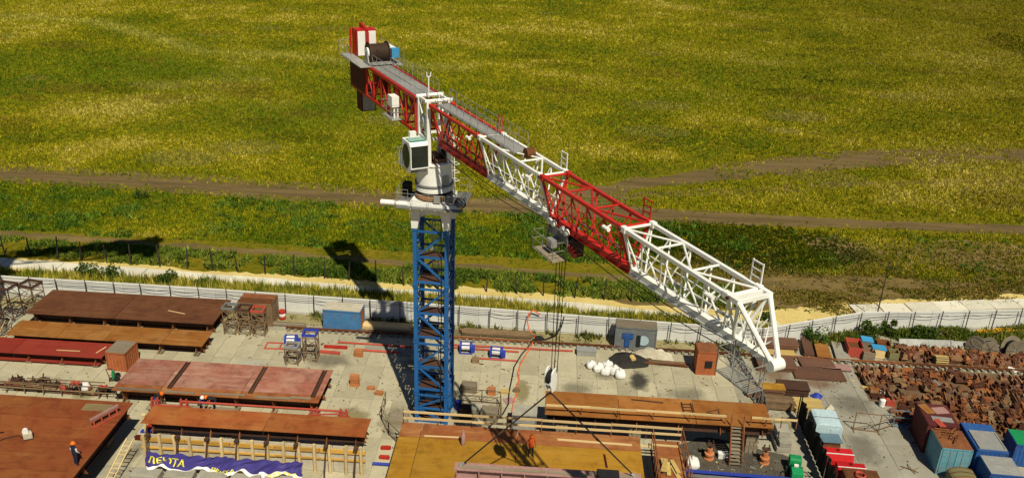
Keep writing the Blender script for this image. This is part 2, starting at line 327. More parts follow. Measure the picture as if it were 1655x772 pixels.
def stain_mat(name, c, soft=.55):
    mt = bpy.data.materials.new(name); mt.use_nodes = True; N = mt.node_tree.nodes; L = mt.node_tree.links; b = N['Principled BSDF']; b.inputs['Base Color'].default_value = (*c, 1); b.inputs['Roughness'].default_value = .95
    tc = N.new('ShaderNodeTexCoord'); ln = N.new('ShaderNodeVectorMath'); ln.operation = 'LENGTH'; L.new(tc.outputs['Object'], ln.inputs[0])
    oi = N.new('ShaderNodeObjectInfo'); ad = N.new('ShaderNodeVectorMath'); ad.operation = 'ADD'; ge = N.new('ShaderNodeNewGeometry'); L.new(ge.outputs['Position'], ad.inputs[0]); L.new(oi.outputs['Random'], ad.inputs[1])
    n = N.new('ShaderNodeTexNoise'); n.inputs['Scale'].default_value = 1.1; n.inputs['Detail'].default_value = 12; n.inputs['Roughness'].default_value = .8; L.new(ad.outputs[0], n.inputs['Vector'])
    r = N.new('ShaderNodeMapRange'); r.inputs[1].default_value = 1.0; r.inputs[2].default_value = .1; r.inputs[3].default_value = -.45; r.inputs[4].default_value = .35; L.new(ln.outputs['Value'], r.inputs[0])
    a = N.new('ShaderNodeMath'); a.operation = 'ADD'; L.new(n.outputs[0], a.inputs[0]); L.new(r.outputs[0], a.inputs[1])
    r2 = N.new('ShaderNodeMapRange'); r2.inputs[1].default_value = .42; r2.inputs[2].default_value = .75; r2.inputs[4].default_value = soft; L.new(a.outputs[0], r2.inputs[0]); L.new(r2.outputs[0], b.inputs['Alpha']); MATS[name] = mt
stain_mat('stain_dark', (.12,.105,.075), .42); stain_mat('stain_mud', (.24,.20,.09), .85); stain_mat('stain_rust', (.20,.10,.045), .5); stain_mat('stain_pale', (.5,.48,.4), .5); stain_mat('stain_oil', (.03,.028,.025), .8)
stn = MB().add([(math.cos(t)*r_, math.sin(t)*r_, 0) for r_ in (.5, 1) for t in [i*math.pi/8 for i in range(16)]], [tuple(range(16))]+[(i,16+i,16+(i+1) % 16,(i+1) % 16) for i in range(16)]).mesh('stain')
STN = {}
def stain(x, y, rx, ry, mat, k_=0, rz=0):
    if mat not in STN: STN[mat] = stn.copy()
    return struct(mo('ground_stain', STN[mat], mat, None, (x, y, .042+.004*k_), rz, scale=(rx, ry, 1)))
for i, a in enumerate(((-14.4,55.2,3.0,3.2,'stain_mud'),(-1.2,60.6,1.2,3.2,'stain_mud'),(8.6,63.2,1.7,3.2,'stain_oil'),(-10.8,55.6,2.6,3.4,'stain_dark'),(-4.4,57.6,3.2,2.6,'stain_dark'),(-18.0,63.5,3.5,2.4,'stain_dark'),(-24.5,62.2,3.0,2.0,'stain_pale'),(-10.5,63.5,3.0,2.4,'stain_dark'),(3.2,61.4,3.0,2.2,'stain_dark'),(12.5,61.5,3.2,2.2,'stain_dark'),
        (-39.5,57.5,3.0,1.8,'stain_dark'),(-36.0,56.5,2.2,1.6,'stain_mud'),(-28.8,49.5,1.2,3.2,'stain_dark'),(26.0,61.5,3.6,3.0,'stain_dark'),(25.0,55.5,2.6,4.0,'stain_dark'),(27.2,52.2,2.4,2.6,'stain_pale'),(24.0,64.5,3.2,1.8,'stain_rust'),(19.5,58.2,1.6,2.0,'stain_mud'),(15.5,59.8,2.8,1.6,'stain_pale'),(-8.0,69.6,6.0,1.4,'stain_dark'),(34,61,7.5,5.5,'stain_rust'),(38,65,8,5,'stain_rust'),(36,58,5,4,'stain_dark'),(39,70,8,2.2,'stain_rust'),(20.5,66,3,4,'stain_rust'),(10.5,66.5,2.6,1.6,'stain_dark'),(-21,66.8,3.2,1.5,'stain_pale'),(24.8,50.0,2.6,2.4,'stain_dark'),(6.0,63.8,2.4,1.6,'stain_dark'))): stain(*a, k_=i % 5)
# beyond the wall
PATH = [(-66,79.2),(-56,78.6),(-37,78.0),(-17,76.9),(1.5,76.2),(10,75.4),(19.5,74.5),(23,74.9)]
strip('sand_verge', [(-66,77.0),(-37,76.6),(-17,76.2),(1.5,75.6),(12,75.2),(21,74.6),(26,76.2)], lambda x: 3.2 if x < 0 else 3.2-x*.05, 'sand', -.05, rag=.5)
strip('sand_verge', [(19,76.2),(24,77.0),(31,79.2),(45,82.4),(62,86.5)], lambda x: 1.3, 'sand', -.04, rag=.5)
# path of old slabs
path = struct(bpy.data.objects.new('path', bpy.data.meshes.new('path'))); col.objects.link(path)
pm = MB()
for (a, b), (c, d) in zip(PATH[:-1], PATH[1:]): pm.add([(a,b-.95,-.035),(c,d-.95,-.035),(c,d+.75,-.035),(a,b+.75,-.035)], [(0,1,2,3)])
path.data = pm.mesh('path'); path.data.materials.append(MATS['path_stone'])
ps = MB().box(-1.46,1.46,-.8,.8,-.1,.05).mesh('path_slab'); x = -63.5
while x < 22:
    y = lerp_y(PATH, x); sl = (lerp_y(PATH, x+1)-lerp_y(PATH, x-1))/2
    mo('path_slab', ps, 'path_stone', path, (x, y+jit(.08), .02+jit(.03)), rot=(jit(.02), jit(.015), math.atan(sl)+jit(.01))); x += 3.0
TRACK = [(-80,86.6),(-61,85.8),(-39.5,85.0),(-18.7,84.1),(1.4,83.6),(14,82.8)]
strip('dirt_track', TRACK, .75, 'bare_soil', -.035, rag=.4)
strip('bare_soil', [(6,80.5),(14,80.8),(20,81.4),(26,82.5),(34,83.2),(51,84.5),(90,88)], lambda x: 2.6+max(0, min(1.6, (x-10)*.12)), 'bare_soil', -.045, rag=.9)
strip('bare_soil', [(31,93),(38,93.5),(50,94.5),(64,95.5),(95,98)], lambda x: 4.6, 'bare_soil', -.048, rag=1.2)
ROAD = [(-140,108),(-105,106.0),(-72,104.3),(-39,103.4),(-14.4,101.5),(1.2,102.2),(24.7,102.2),(60,103.6),(120,108)]
strip('dirt_road', ROAD, lambda x: 2.8 if x < 0 else max(1.4, 2.8-x*.035), 'dirt_road', -.035, rag=.4)
strip('dirt_road', [(-140,112.5),(-74,107.8),(-39,106.5),(-12,104.6),(2,104.4),(10,106.5)], 1.1, 'dirt_road', -.03, rag=.35)
BRANCH = [(2,106.5),(9.6,111.5),(19,117),(28,121.5),(38,126.0),(49,130.5),(62,134.5),(78,136.5),(130,138)]
strip('dirt_road', BRANCH, lambda x: 1.6+max(0, min(2.6, (x-10)*.07)), 'dirt_road', -.027, rag=.9)
strip('dirt_road', [(-10,103.5),(8,107.6),(24,112.0),(42,117.5),(60,121.5),(80,124)], lambda x: 1.3, 'dirt_road', -.022, rag=.5)

# ------------------------------------------------------------------ boundary wall, wire fence, post fence
wall = thing('boundary_wall', 'long white concrete panel wall between the yard and the field', 'wall', (0,0,0))
L_ = []; 
for (a, b), (c, d) in zip(WALL[:-1], WALL[1:]):
    l = math.hypot(c-a, d-b); n = max(1, round(l/3.0))
    for i in range(n): t0, t1 = i/n, (i+1)/n; L_.append(((a+(c-a)*t0, b+(d-b)*t0), (a+(c-a)*t1, b+(d-b)*t1)))
for (p, q) in L_:
    l = math.hypot(q[0]-p[0], q[1]-p[1]); mb = MB(); h = 1.86+jit(.012)
    mb.box(-l/2+.012, l/2-.012, -.07, .07, -.3, h); mb.box(-l/2+.012, l/2-.012, -.085, .085, h, h+.05)
    mk('panel', mb, 'wall_white', wall, ((p[0]+q[0])/2, (p[1]+q[1])/2, 0), rot=(jit(.004), 0, math.atan2(q[1]-p[1], q[0]-p[0])))
apr = MB().box(-1.45,1.45,-.95,.95,-.12,.04).mesh('apron_slab')
for i in range(12):
    x = 32.6+i*2.97; y = 79.0+(x-32.6)*.2; mo('apron_slab', apr, 'path_stone', wall, (x, y, .05+jit(.02)), rot=(jit(.03), jit(.03), .16+jit(.02)))
wf = thing('wire_fence', 'dark post and wire fence standing just inside the white wall', 'fence')
posts = []; x = -60.0
while x < 60:
    y = lerp_y(WALL, x)-.42; posts.append((x, y)); sl = abs(lerp_y(WALL, x+1)-lerp_y(WALL, x)); x += 2.75/math.sqrt(1+sl*sl)+jit(.12)
pmesh = MB().tube((0,0,-.2),(0,0,2.15),.045,6).mesh('post')
for x, y in posts: mo('post', pmesh, 'fence_post', wf, (x, y, 0), rot=(jit(.03), jit(.03), 0))
for h, sag in ((.32, .02), (1.95, .03), (1.78, .12)):
    for k_ in range(0, len(posts)-1, 6):
        seg = posts[k_:k_+7]; mb = MB()
        for (a, b), (c, d) in zip(seg[:-1], seg[1:]):
            s_ = sag*random.uniform(.2, 2.2)
            mb.path([(a+(c-a)*t, b+(d-b)*t-.05, h-s_*4*t*(1-t)) for t in (0,.25,.5,.75,1)], .022, 4)
        mk('wire', mb, 'wire_rope', wf)
pf = thing('post_fence', 'row of dark bare posts between the sandy path and the weeds', 'fence')
LINE2 = [(-68,81.2),(-57,80.7),(-44.5,79.9),(-38,79.7),(-27,79.4),(-19.6,79.1),(-13,78.5),(5,78.0),(14,77.9),(18,77.7)]
x = -63.0; p2 = MB().tube((0,0,-.3),(0,0,2.3),.085,6,.065).mesh('fence_post')
while x < 17:
    mo('post', p2, 'fence_post', pf, (x, lerp_y(LINE2, x), 0), rot=(jit(.07), jit(.09), 0), scale=(1,1,random.uniform(.85,1.08))); x += 2.85+jit(.35)
lp = thing('lamp_pole', 'thin dark leaning pole rising behind the white wall', 'pole', (32.84,76.9,0))
mk('shaft', MB().tube((0,0,-.3),(.05,.0,6.2),.075,8,.04), 'fence_post', lp); mk('base_plate', MB().box(-.18,.18,-.18,.18,-.02,.10), 'fence_post', lp); mk('cap', MB().box(-.05,.2,-.06,.06,6.2,6.28), 'fence_post', lp)

struct(mk('scrap_ground', MB().add([(27.6,62.3,.028),(29.2,62.0,.028),(29.0,59.6,.028),(34.0,58.9,.028),(34.2,55.8,.028),(50,55.4,.028),(50,67.9,.028),(27.8,67.9,.028)], [tuple(range(8))]), 'scrap_dirt'))
struct(mk('scrap_ground', MB().add([(31.5,68.95,.0),(50,68.95,.0),(50,72.5,.0),(31.0,71.4,.0)], [(0,1,2,3)]), 'scrap_dirt'))
# gantry rail with sleepers
rail = thing('gantry_rail', 'rusty crane rail on short timber sleepers along the yard', 'rail', (0,68.4,0))
slm = MB().box(-.11,.11,-.42,.42,0,.16).mesh('sleeper')
for i in range(106): mo('sleeper', slm, 'timber_grey', rail, (-23+i*.63, jit(.04), .0), rz=jit(.06))
for i in range(6):
    a = -23.3+i*11.2; mk('rail', MB().box(a, a+11.17, -.07, .07, .16, .19).box(a, a+11.17, -.015, .015, .19, .28).box(a, a+11.17, -.04, .04, .28, .33), 'rust', rail)

# ------------------------------------------------------------------ grass and weeds
def vnoise(x, y, s, seed):
    r = np.random.default_rng(seed); T = r.random((256, 256)); xs = x/s+1000; ys = y/s+1000
    xi = np.floor(xs).astype(int); yi = np.floor(ys).astype(int); fx = xs-xi; fy = ys-yi; fx = fx*fx*(3-2*fx); fy = fy*fy*(3-2*fy)
    g = lambda a, b: T[a % 256, b % 256]
    return (g(xi,yi)*(1-fx)+g(xi+1,yi)*fx)*(1-fy)+(g(xi,yi+1)*(1-fx)+g(xi+1,yi+1)*fx)*fy
def fbm(x, y, s, seed): return .5*vnoise(x,y,s,seed)+.3*vnoise(x,y,s/2.3,seed+1)+.2*vnoise(x,y,s/5.1,seed+2)
def tufts(name, x, y, h, w, blades, colr, label, cat, lean=.5, z0=-.06):
    """every tuft is a few upright blades; colr is an (n,3) array"""
    n = len(x); V = np.zeros((n, blades, 3, 3), np.float32); a = rng.random((n, blades))*2*np.pi; off = rng.random((n, blades))*w[:, None]*.9
    bx = x[:, None]+np.cos(a)*off; by = y[:, None]+np.sin(a)*off; t = rng.random((n, blades))*2*np.pi; ww = w[:, None]*(.35+.4*rng.random((n, blades)))
    V[:,:,0,0] = bx-np.cos(t)*ww/2; V[:,:,0,1] = by-np.sin(t)*ww/2; V[:,:,1,0] = bx+np.cos(t)*ww/2; V[:,:,1,1] = by+np.sin(t)*ww/2; V[:,:,:2,2] = z0
    l = rng.random((n, blades))*2*np.pi; hh = h[:, None]*(.55+.6*rng.random((n, blades)))
    V[:,:,2,0] = bx+np.cos(l)*hh*lean*rng.random((n,blades)); V[:,:,2,1] = by+np.sin(l)*hh*lean*rng.random((n,blades)); V[:,:,2,2] = z0+hh
    nv = n*blades*3; me = bpy.data.meshes.new(name); me.vertices.add(nv); me.vertices.foreach_set('co', V.reshape(-1))
    me.loops.add(nv); me.loops.foreach_set('vertex_index', np.arange(nv, dtype=np.int32)); me.polygons.add(nv//3); me.polygons.foreach_set('loop_start', np.arange(0, nv, 3, dtype=np.int32))
    C = np.ones((n, blades, 3, 4), np.float32); C[..., :3] = (colr[:, None, :]*(.5+1.0*rng.random((n, 1, 1)))*(.8+.4*rng.random((n, blades, 1))))[:, :, None, :]
    at = me.attributes.new('tint', 'FLOAT_COLOR', 'POINT'); at.data.foreach_set('color', C.reshape(-1)); me.update(); me.materials.append(MATS['leaf'])
    o = bpy.data.objects.new(name, me); col.objects.link(o); return tag(o, label, cat, kind='stuff')
def pal(cols, f, k=.6):
    """pick a colour along a palette by f in 0..1 with some scatter"""
    cols = np.array(cols); f = np.clip(f+(rng.random(len(f))-.5)*k, 0, .999)*(len(cols)-1); i = f.astype(int); t = (f-i)[:, None]; return cols[i]*(1-t)+cols[i+1]*t
def dist_line(x, y, line):
    d = np.full(len(x), 1e9)
    for (a, b), (c, e) in zip(line[:-1], line[1:]):
        vx, vy = c-a, e-b; t = np.clip(((x-a)*vx+(y-b)*vy)/(vx*vx+vy*vy), 0, 1); d = np.minimum(d, np.hypot(x-a-t*vx, y-b-t*vy))
    return d
def wallx(x): return np.interp(x, [p[0] for p in WALL], [p[1] for p in WALL])
# field grass: density falls off with distance
n = 520000; q = rng.random(n); y = 87.0*(340/87.0)**(q**1.15); x = (rng.random(n)*2-1)*(18+y*.64)+y*.02
keep = (dist_line(x, y, ROAD) > .3+rng.random(n)**.5*3.4) & ((dist_line(x, y, BRANCH) > .4+rng.random(n)**.6*5.0) | (fbm(x, y, 7, 77)+rng.random(n)*.25 > .74)) & (dist_line(x, y, TRACK) > 1.0)
soil = (y < 89.5) & (x > 4+rng.random(n)*6); keep &= ~(soil & (rng.random(n) > .22+.7*(fbm(x, y, 5, 55) > .5)))
keep &= ~((x > 30+rng.random(n)*10) & (y < 99) & (rng.random(n) < .45)); big_ = fbm(x, y*1.3, 34, 3); mid = fbm(x, y, 8, 9); keep &= rng.random(n) < .35+1.1*mid
x, y, big_, mid = x[keep], y[keep], big_[keep], mid[keep]; n = len(x)
green = np.clip((108-y)/16, 0, 1)*.75*np.clip((60-x)/30, .3, 1)          # the strip before the road is greener
f = np.clip(.43+1.15*(big_-.42)+.9*(mid-.5)-green*.36, 0, 1)
colr = pal([(.075,.13,.007),(.14,.19,.008),(.245,.25,.009),(.34,.305,.011),(.41,.345,.018),(.58,.49,.11)], f, .65)
pale = np.exp(-(dist_line(x, y, [(-160,217),(-140,215.5),(-115,213),(-93,197.5),(-75.7,183.5),(-60,185),(-44,181),(-20,180)])/3.0)**2)[:, None]; colr = colr*(1-.6*pale)+np.array((.46,.43,.09))*.6*pale
for cx, cy, rx, ry, k_ in ((-80,166,30,16,.75),(-44,139,22,9,.6),(8,116,20,6,.4),(-100,148,16,9,.35),(30,165,26,9,.35),(60,200,40,14,.3)):
    gm_ = (k_*np.exp(-((x-cx)/rx)**2-((y-cy)/ry)**2)*(.5+fbm(x, y, 6, 171)))[:, None]; gm_ = np.clip(gm_, 0, .8); colr = colr*(1-gm_)+np.array((.10,.17,.008))*gm_
ol = np.clip((x-30)/110, 0, 1)[:, None]*.62*(.6+.8*fbm(x, y, 18, 191)[:, None]); colr = colr*(1-ol)+np.array((.16,.135,.012))*ol
dk = ((((x-124)/9)**2+((y-234)/22)**2) < 1+.4*(rng.random(n)-.5)); colr[dk] *= .55
br_ = np.clip((x-14)/14, 0, 1)*np.clip((101-y)/6, 0, 1)*np.clip(2.2*(fbm(x, y, 6, 181)-.3), 0, 1); br_ = br_[:, None]*.9; colr = colr*(1-br_)+np.array((.14,.098,.024))*br_
for i_ in range(110):
    cx, cy = rng.random()*260-130, 108+rng.random()**1.5*180; r_ = 1.2+rng.random()*2.6; m_ = (((x-cx)/(r_*1.7))**2+((y-cy)/r_)**2 < 1+.7*(rng.random(n)-.5)) & (rng.random(n) < .7)
    colr[m_] = colr[m_]*.45+np.array(((.30,.27,.085),(.05,.07,.004),(.17,.11,.02))[i_ % 3])*.55
plough = (((x-23)/14.5)**2+((y-94)/7.0)**2 < 1+.3*(rng.random(n)-.5)); colr[plough] = colr[plough]*np.array((.25,.36,.5))+np.array((.012,.006,.0))
sz = .14+.2*rng.random(n)**2+y*.00095
tufts('field_grass', x, y, sz*(.75+.4*mid), sz*.75, 4, colr, 'yellow green grass and weeds covering the open field', 'grass')
# dark leafy clumps in the strip between track and road
n = 26000; x = rng.random(n)*150-80; y = 86.6+rng.random(n)*13.5; keep = rng.random(n) < np.clip(5*(fbm(x, y*1.4, 5.5, 131)-.5), 0, 1)*np.clip((30-x)/25, .12, 1); x, y = x[keep], y[keep]
tufts('leafy_clumps', x, y, .25+.35*rng.random(len(x)), .3+.3*rng.random(len(x)), 6, pal([(.045,.10,.012),(.07,.145,.016),(.11,.18,.02),(.19,.22,.03)], fbm(x, y, 3, 141)), 'dark leafy clumps growing between the two dirt tracks', 'weeds', lean=1.1)
# sparse low weeds on the bare soil at the right
n = 26000; x = 14+rng.random(n)*52; y = 77.6+rng.random(n)*13; keep = (rng.random(n) < np.clip(3.4*(fbm(x*.6, y*1.5, 4.5, 211)-.40), .04, 1)) & (y > 77.9+(x-32)*.26); x, y = x[keep], y[keep]
tufts('soil_weeds', x, y, .08+.2*rng.random(len(x)), .2+.25*rng.random(len(x)), 5, pal([(.06,.08,.01),(.13,.12,.015),(.20,.15,.03),(.27,.20,.05)], fbm(x, y, 3.5, 221), .8), 'sparse low weeds on the bare soil outside the wall', 'weeds', lean=1.3)
# weeds between the post fence and the track
n = 24000; x = rng.random(n)*86-66; y = np.interp(x, [p[0] for p in LINE2], [p[1] for p in LINE2])+.2+rng.random(n)**.9*4.6
keep = rng.random(n) < np.clip(4.2*(fbm(x, y, 3.2, 31)-.36), 0, 1)*np.clip((y-np.interp(x, [p[0] for p in LINE2], [p[1] for p in LINE2]))*.9, .1, 1); keep &= dist_line(x, y, TRACK) > .9+rng.random(n)*.4; x, y = x[keep], y[keep]
tufts('verge_weeds', x, y, .22+.38*rng.random(len(x)), .36+.2*rng.random(len(x)), 8, pal([(.05,.095,.012),(.09,.15,.018),(.16,.2,.025),(.28,.27,.045)], fbm(x, y, 4, 41)), 'leafy green weeds growing beyond the bare fence posts', 'weeds', lean=1.3)
# dry weeds behind the wall
n = 11000; x = rng.random(n)*88-66; y = wallx(x)+1.9+2.4*rng.random(n); keep = (y < np.interp(x, [p[0] for p in PATH], [p[1] for p in PATH])-1.0) & (rng.random(n) < np.clip(2.0*(fbm(x, y*2, 6, 61)-.2), .05, 1)) & (x < 24); x, y = x[keep], y[keep]
tufts('dry_weeds', x, y, .55+.85*rng.random(len(x)), .2+.16*rng.random(len(x)), 7, pal([(.09,.14,.012),(.22,.23,.022),(.42,.36,.05),(.56,.46,.09)], fbm(x, y, 3, 71), .8), 'tall dry yellow weeds along the outside of the wall', 'weeds', lean=.35)
# weeds inside the wall: right hand bank and small sprigs along the foot of the wall
n = 7000; x = 27+rng.random(n)*26; y = wallx(x)-.5-np.abs(rng.normal(0, 1.5, n)); keep = rng.random(n) < np.clip(2.6*(fbm(x, y, 3.0, 81)-.36), 0, 1); x, y = x[keep], y[keep]; keep = y > 69.6; x, y = x[keep], y[keep]
tufts('bank_weeds', x, y, .25+.5*rng.random(len(x)), .32+.2*rng.random(len(x)), 7, pal([(.045,.085,.012),(.08,.125,.018),(.15,.16,.026),(.3,.25,.06)], fbm(x, y, 3, 91)), 'green weeds on the bank inside the white wall by the scrap', 'weeds', lean=.9)
n = 1500; x = rng.random(n)*64-44; y = wallx(x)-.25-np.abs(rng.normal(0, .5, n)); keep = rng.random(n) < np.clip(3*(fbm(x, y, 3, 98)-.42), 0, 1); x, y = x[keep], y[keep]
tufts('wall_foot_weeds', x, y, .2+.5*rng.random(len(x)), .25+.15*rng.random(len(x)), 6, pal([(.05,.08,.012),(.1,.12,.02),(.2,.18,.05)], rng.random(len(x))), 'scattered sprigs of weeds at the foot of the wall', 'weeds', lean=.8, z0=-.02)
def bush(label, x, y, rx, ry, h, n=900, cols=((.03,.06,.01),(.06,.1,.015),(.10,.14,.025))):
    t = thing('bush', label, 'bush', (x, y, -.03)); mb = MB()
    for i in range(7):
        a = random.uniform(0, 6.28); e = (math.cos(a)*rx*.6, math.sin(a)*ry*.6, h*random.uniform(.5,.85)); mb.tube((0,0,-.1), (e[0]*.4,e[1]*.4,e[2]*.5), .03, 5, .02).tube((e[0]*.4,e[1]*.4,e[2]*.5), e, .02, 5, .008)
    mk('stem', mb, 'bark', t)
    cl = [(jit(rx*.75), jit(ry*.75), h*random.uniform(.25,.8), random.uniform(.28,.5)*min(rx, h)) for _ in range(11)]; v = []; f_ = []; c_ = []
    for i in range(n):
        cx, cy, cz, r_ = random.choice(cl); u = Vector((random.gauss(0,1), random.gauss(0,1), random.gauss(0,1))).normalized()*r_*random.uniform(.6,1.05)
        p = Vector((cx, cy, cz))+u; p.z = max(.05, p.z); a = Vector((jit(1), jit(1), jit(1))).normalized()*random.uniform(.08,.15); b = a.cross(Vector((jit(1), jit(1), jit(1)))).normalized()*random.uniform(.05,.1)
        k_ = len(v); v += [p-a, p+b*.8, p+a, p-b*.8]; f_.append((k_,k_+1,k_+2,k_+3)); cc = random.choice(cols); s = random.uniform(.75,1.25); c_ += [(cc[0]*s, cc[1]*s, cc[2]*s, 1)]*4
    me = bpy.data.meshes.new('foliage'); me.from_pydata([tuple(p) for p in v], [], f_); at = me.attributes.new('tint', 'FLOAT_COLOR', 'POINT'); at.data.foreach_set('color', np.array(c_, np.float32).reshape(-1))
    mo('foliage', me, 'leaf', t)
bush('large dark green bush behind the wall beside the brown deck', -44.0, 75.9, 2.0, 1.0, 1.7, 1500)
bush('small pointed bush rising beside the large dark bush', -46.2, 76.0, .6, .6, 2.1, 500)
bush('rounded green bush behind the wall between the large bush and the small one', -37.4, 75.6, 1.1, .8, 1.5, 900)
bush('small bush in the dry weeds behind the long brown deck', -33.9, 75.4, .8, .6, 1.1, 500)
bush('bright green bush inside the wall beside the stacked steel plates', 25.6, 71.4, 1.2, .7, 1.4, 1000, ((.03,.07,.01),(.06,.12,.016),(.1,.15,.03)))
bush('broad green bush inside the wall behind the open crates', 30.6, 73.3, 1.3, .7, 1.7, 1100)
bush('tall green bush against the wall below the thin pole', 32.9, 73.7, .8, .6, 2.1, 800)
bush('low green bush on the bank between crates and cable reels', 36.2, 73.6, 1.4, .8, 1.2, 900)
bush('yellowish bush on the bank near the cable reels', 38.6, 74.0, 1.0, .6, 1.1, 600, ((.12,.13,.02),(.17,.15,.03),(.08,.1,.02)))
bush('lone small bush on the sand behind the jib tip', 21.8, 75.4, .8, .5, .9, 500)
bush('dark green shrub beside the dirt road at the field edge', -50.5, 98.5, .9, .9, 1.1, 400)

# ------------------------------------------------------------------ tower crane
def tower_crane(label, loc, az, n_sec, extra, full=True):
    cr = thing('tower_crane', label, 'crane', loc)
    ph = az-math.pi/2                                   # jib direction as rotation about z
    def up_(name, mb, mat, parent=None, **k): 
        return mk(name, mb, mat, parent or cr, (0,0,0) if parent else (0,0,extra), 0 if parent else ph, **k)
    # --- mast
    ma = R(-4); hw = 1.14; top = 16.4+extra; sh = 4.5; zs = [top-sh*i for i in range(n_sec)]; zs = [z for z in zs if z > 1]; zs.append(0)
    for z1, z0 in zip(zs[:-1], zs[1:]):
        H = z1-z0; zc = z0
        flange = MB()
        for sx in (-1, 1):
            for sy in (-1, 1): flange.cbox((sx*hw, sy*hw, z1-.1), (.36,.36,.16)).cbox((sx*hw, sy*hw, z0+.1), (.36,.36,.16))
        sec = mk('mast_section', flange, 'crane_blue', cr, (0,0,0), ma)
        for sx in (-1, 1):
            for sy in (-1, 1): mk('leg', MB().cbox((sx*hw, sy*hw, (z0+z1)/2), (.27,.27,H-.36)), 'crane_blue', sec)
        for k in range(4):
            a = k*math.pi/2; c, s = math.cos(a), math.sin(a)
            P = lambda u, z: (c*u+s*hw, s*u-c*hw, z)
            zm = (z0+z1)/2
            for z in (z0+.28, zm, z1-.28): mk('strut', MB().bar(P(-hw+.13, z), P(hw-.13, z), .11, .15), 'crane_blue', sec)
            mk('brace', MB().bar(P(-hw+.14, zm+.1), P(hw-.14, z1-.4), .11, .13), 'crane_blue', sec)
            mk('brace', MB().bar(P(-hw+.14, zm-.1), P(hw-.14, z0+.4), .11, .13), 'crane_blue', sec)
            if k % 2:
                mk('brace', MB().bar(P(hw-.14, zm+.1), P(-hw+.14, z1-.4), .1, .12), 'crane_blue', sec); mk('brace', MB().bar(P(hw-.14, zm-.1), P(-hw+.14, z0+.4), .1, .12), 'crane_blue', sec)  # extra side diagonals, added to thicken the shadow the mast casts
        mk('landing', MB().box(-1.0,.2,-.98,.98,z0+.2,z0+.25).box(.2,.98,-.98,.1,z0+.2,z0+.25), 'dark_steel', sec); mk('landing', MB().box(-1.0,.98,-.98,-.1,(z0+z1)/2,(z0+z1)/2+.05), 'dark_steel', sec)  # landings widened beyond need so the mast shadow falls more solid
        lad = MB(); lx = .45 if int(z1) % 2 else .0
        for sx in (-.22, .22): lad.bar((lx+sx, .35, z0+.25), (lx+sx, .35, z1+.2), .05)
        for i in range(int(H/.32)): lad.bar((lx-.22, .35, z0+.4+i*.32), (lx+.22, .35, z0+.4+i*.32), .03)
        for i in range(int(H/.9)): 
            zz = z0+.6+i*.9; lad.path([(lx-.36,.35,zz),(lx-.3,-.05,zz),(lx+.3,-.05,zz),(lx+.36,.35,zz)], .02, 4)
        mk('ladder', lad, 'galvanised', sec)
    mk('power_cable', MB().path([(.75,-1.25,top+1), (.78,-1.22,top*.6), (.72,-1.25,top*.3), (.75,-1.2,.1)], .04, 6), 'black_rubber', cr, (0,0,0), ma)
    mk('mast_foot', MB().box(-1.7,1.7,-1.7,1.7,-.1,.22), 'old_concrete', cr, (0,0,0), ma)
    # --- white top piece between mast and slewing ring
    z = 16.4; tp = MB()
    for sx in (-1, 1):
        for sy in (-1, 1):
            tp.add([(sx*.92,sy*.92,z),(sx*1.34,sy*.92,z),(sx*1.34,sy*1.34,z),(sx*.92,sy*1.34,z),(sx*.62,sy*.62,z+1.75),(sx*1.42,sy*.62,z+1.75),(sx*1.42,sy*1.42,z+1.75),(sx*.62,sy*1.42,z+1.75)],[(0,1,2,3),(4,5,6,7),(0,1,5,4),(1,2,6,5),(2,3,7,6),(3,0,4,7)])
    for k in range(4):
        a = k*math.pi/2; c, s = math.cos(a), math.sin(a); P = lambda u, w, zz: (c*u-s*w, s*u+c*w, zz)
        tp.add([P(-1.1,-1.3,z+1.1),P(1.1,-1.3,z+1.1),P(1.1,-1.3,z+1.75),P(-1.1,-1.3,z+1.75),P(-1.1,-1.2,z+1.1),P(1.1,-1.2,z+1.1),P(1.1,-1.2,z+1.75),P(-1.1,-1.2,z+1.75)],[(0,3,2,1),(4,5,6,7),(0,1,5,4),(1,2,6,5),(2,3,7,6),(3,0,4,7)])
    tp.box(-1.42,1.42,-1.42,1.42,z+1.75,z+1.98)
    mk('transition_piece', tp, 'crane_white', cr, (0,0,extra), ma)
    mk('platform_beam', MB().tube((-3.4,-1.55,18.28),(-1.5,-1.55,18.28),.19,12).box(-1.5,2.0,-1.75,-1.5,18.1,18.4), 'crane_white', cr, (0,0,extra), ma, smooth=True)
    def railing(pts, zb, parent, rz, closed=False, mat='galvanised', h=1.05, lx=(0,0,0)):
        mb = MB()
        for (a, b) in zip(pts[:-1], pts[1:]):
            l = math.hypot(b[0]-a[0], b[1]-a[1]); n = max(1, round(l/1.0))
            for i in range(n+1): t = i/n; mb.bar((a[0]+(b[0]-a[0])*t, a[1]+(b[1]-a[1])*t, zb), (a[0]+(b[0]-a[0])*t, a[1]+(b[1]-a[1])*t, zb+h), .024)
            for hh in (.55, h): mb.bar((a[0], a[1], zb+hh), (b[0], b[1], zb+hh), .024)
        return mk('handrail', mb, mat, parent, lx, rz)
    for (x0, x1, y0, y1) in ((-2.3,-1.5,-1.6,1.0), (1.52,2.4,-1.2,1.6)):
        pl = mk('slewing_platform', MB().box(x0,x1,y0,y1,18.2,18.26), 'grey_steel', cr, (0,0,extra), ma)
        xe = x0 if x0 < 0 else x1; xi = x1 if x0 < 0 else x0
        railing([(xi,y0),(xe,y0),(xe,y1),(xi,y1)], 18.26, pl, 0)
    fp = mk('slewing_platform', MB().box(-2.2,2.3,-2.15,-1.62,18.14,18.2), 'grey_steel', cr, (0,0,extra), ma); railing([(-2.2,-1.62),(-2.2,-2.15),(2.3,-2.15),(2.3,-1.2)], 18.2, fp, 0)
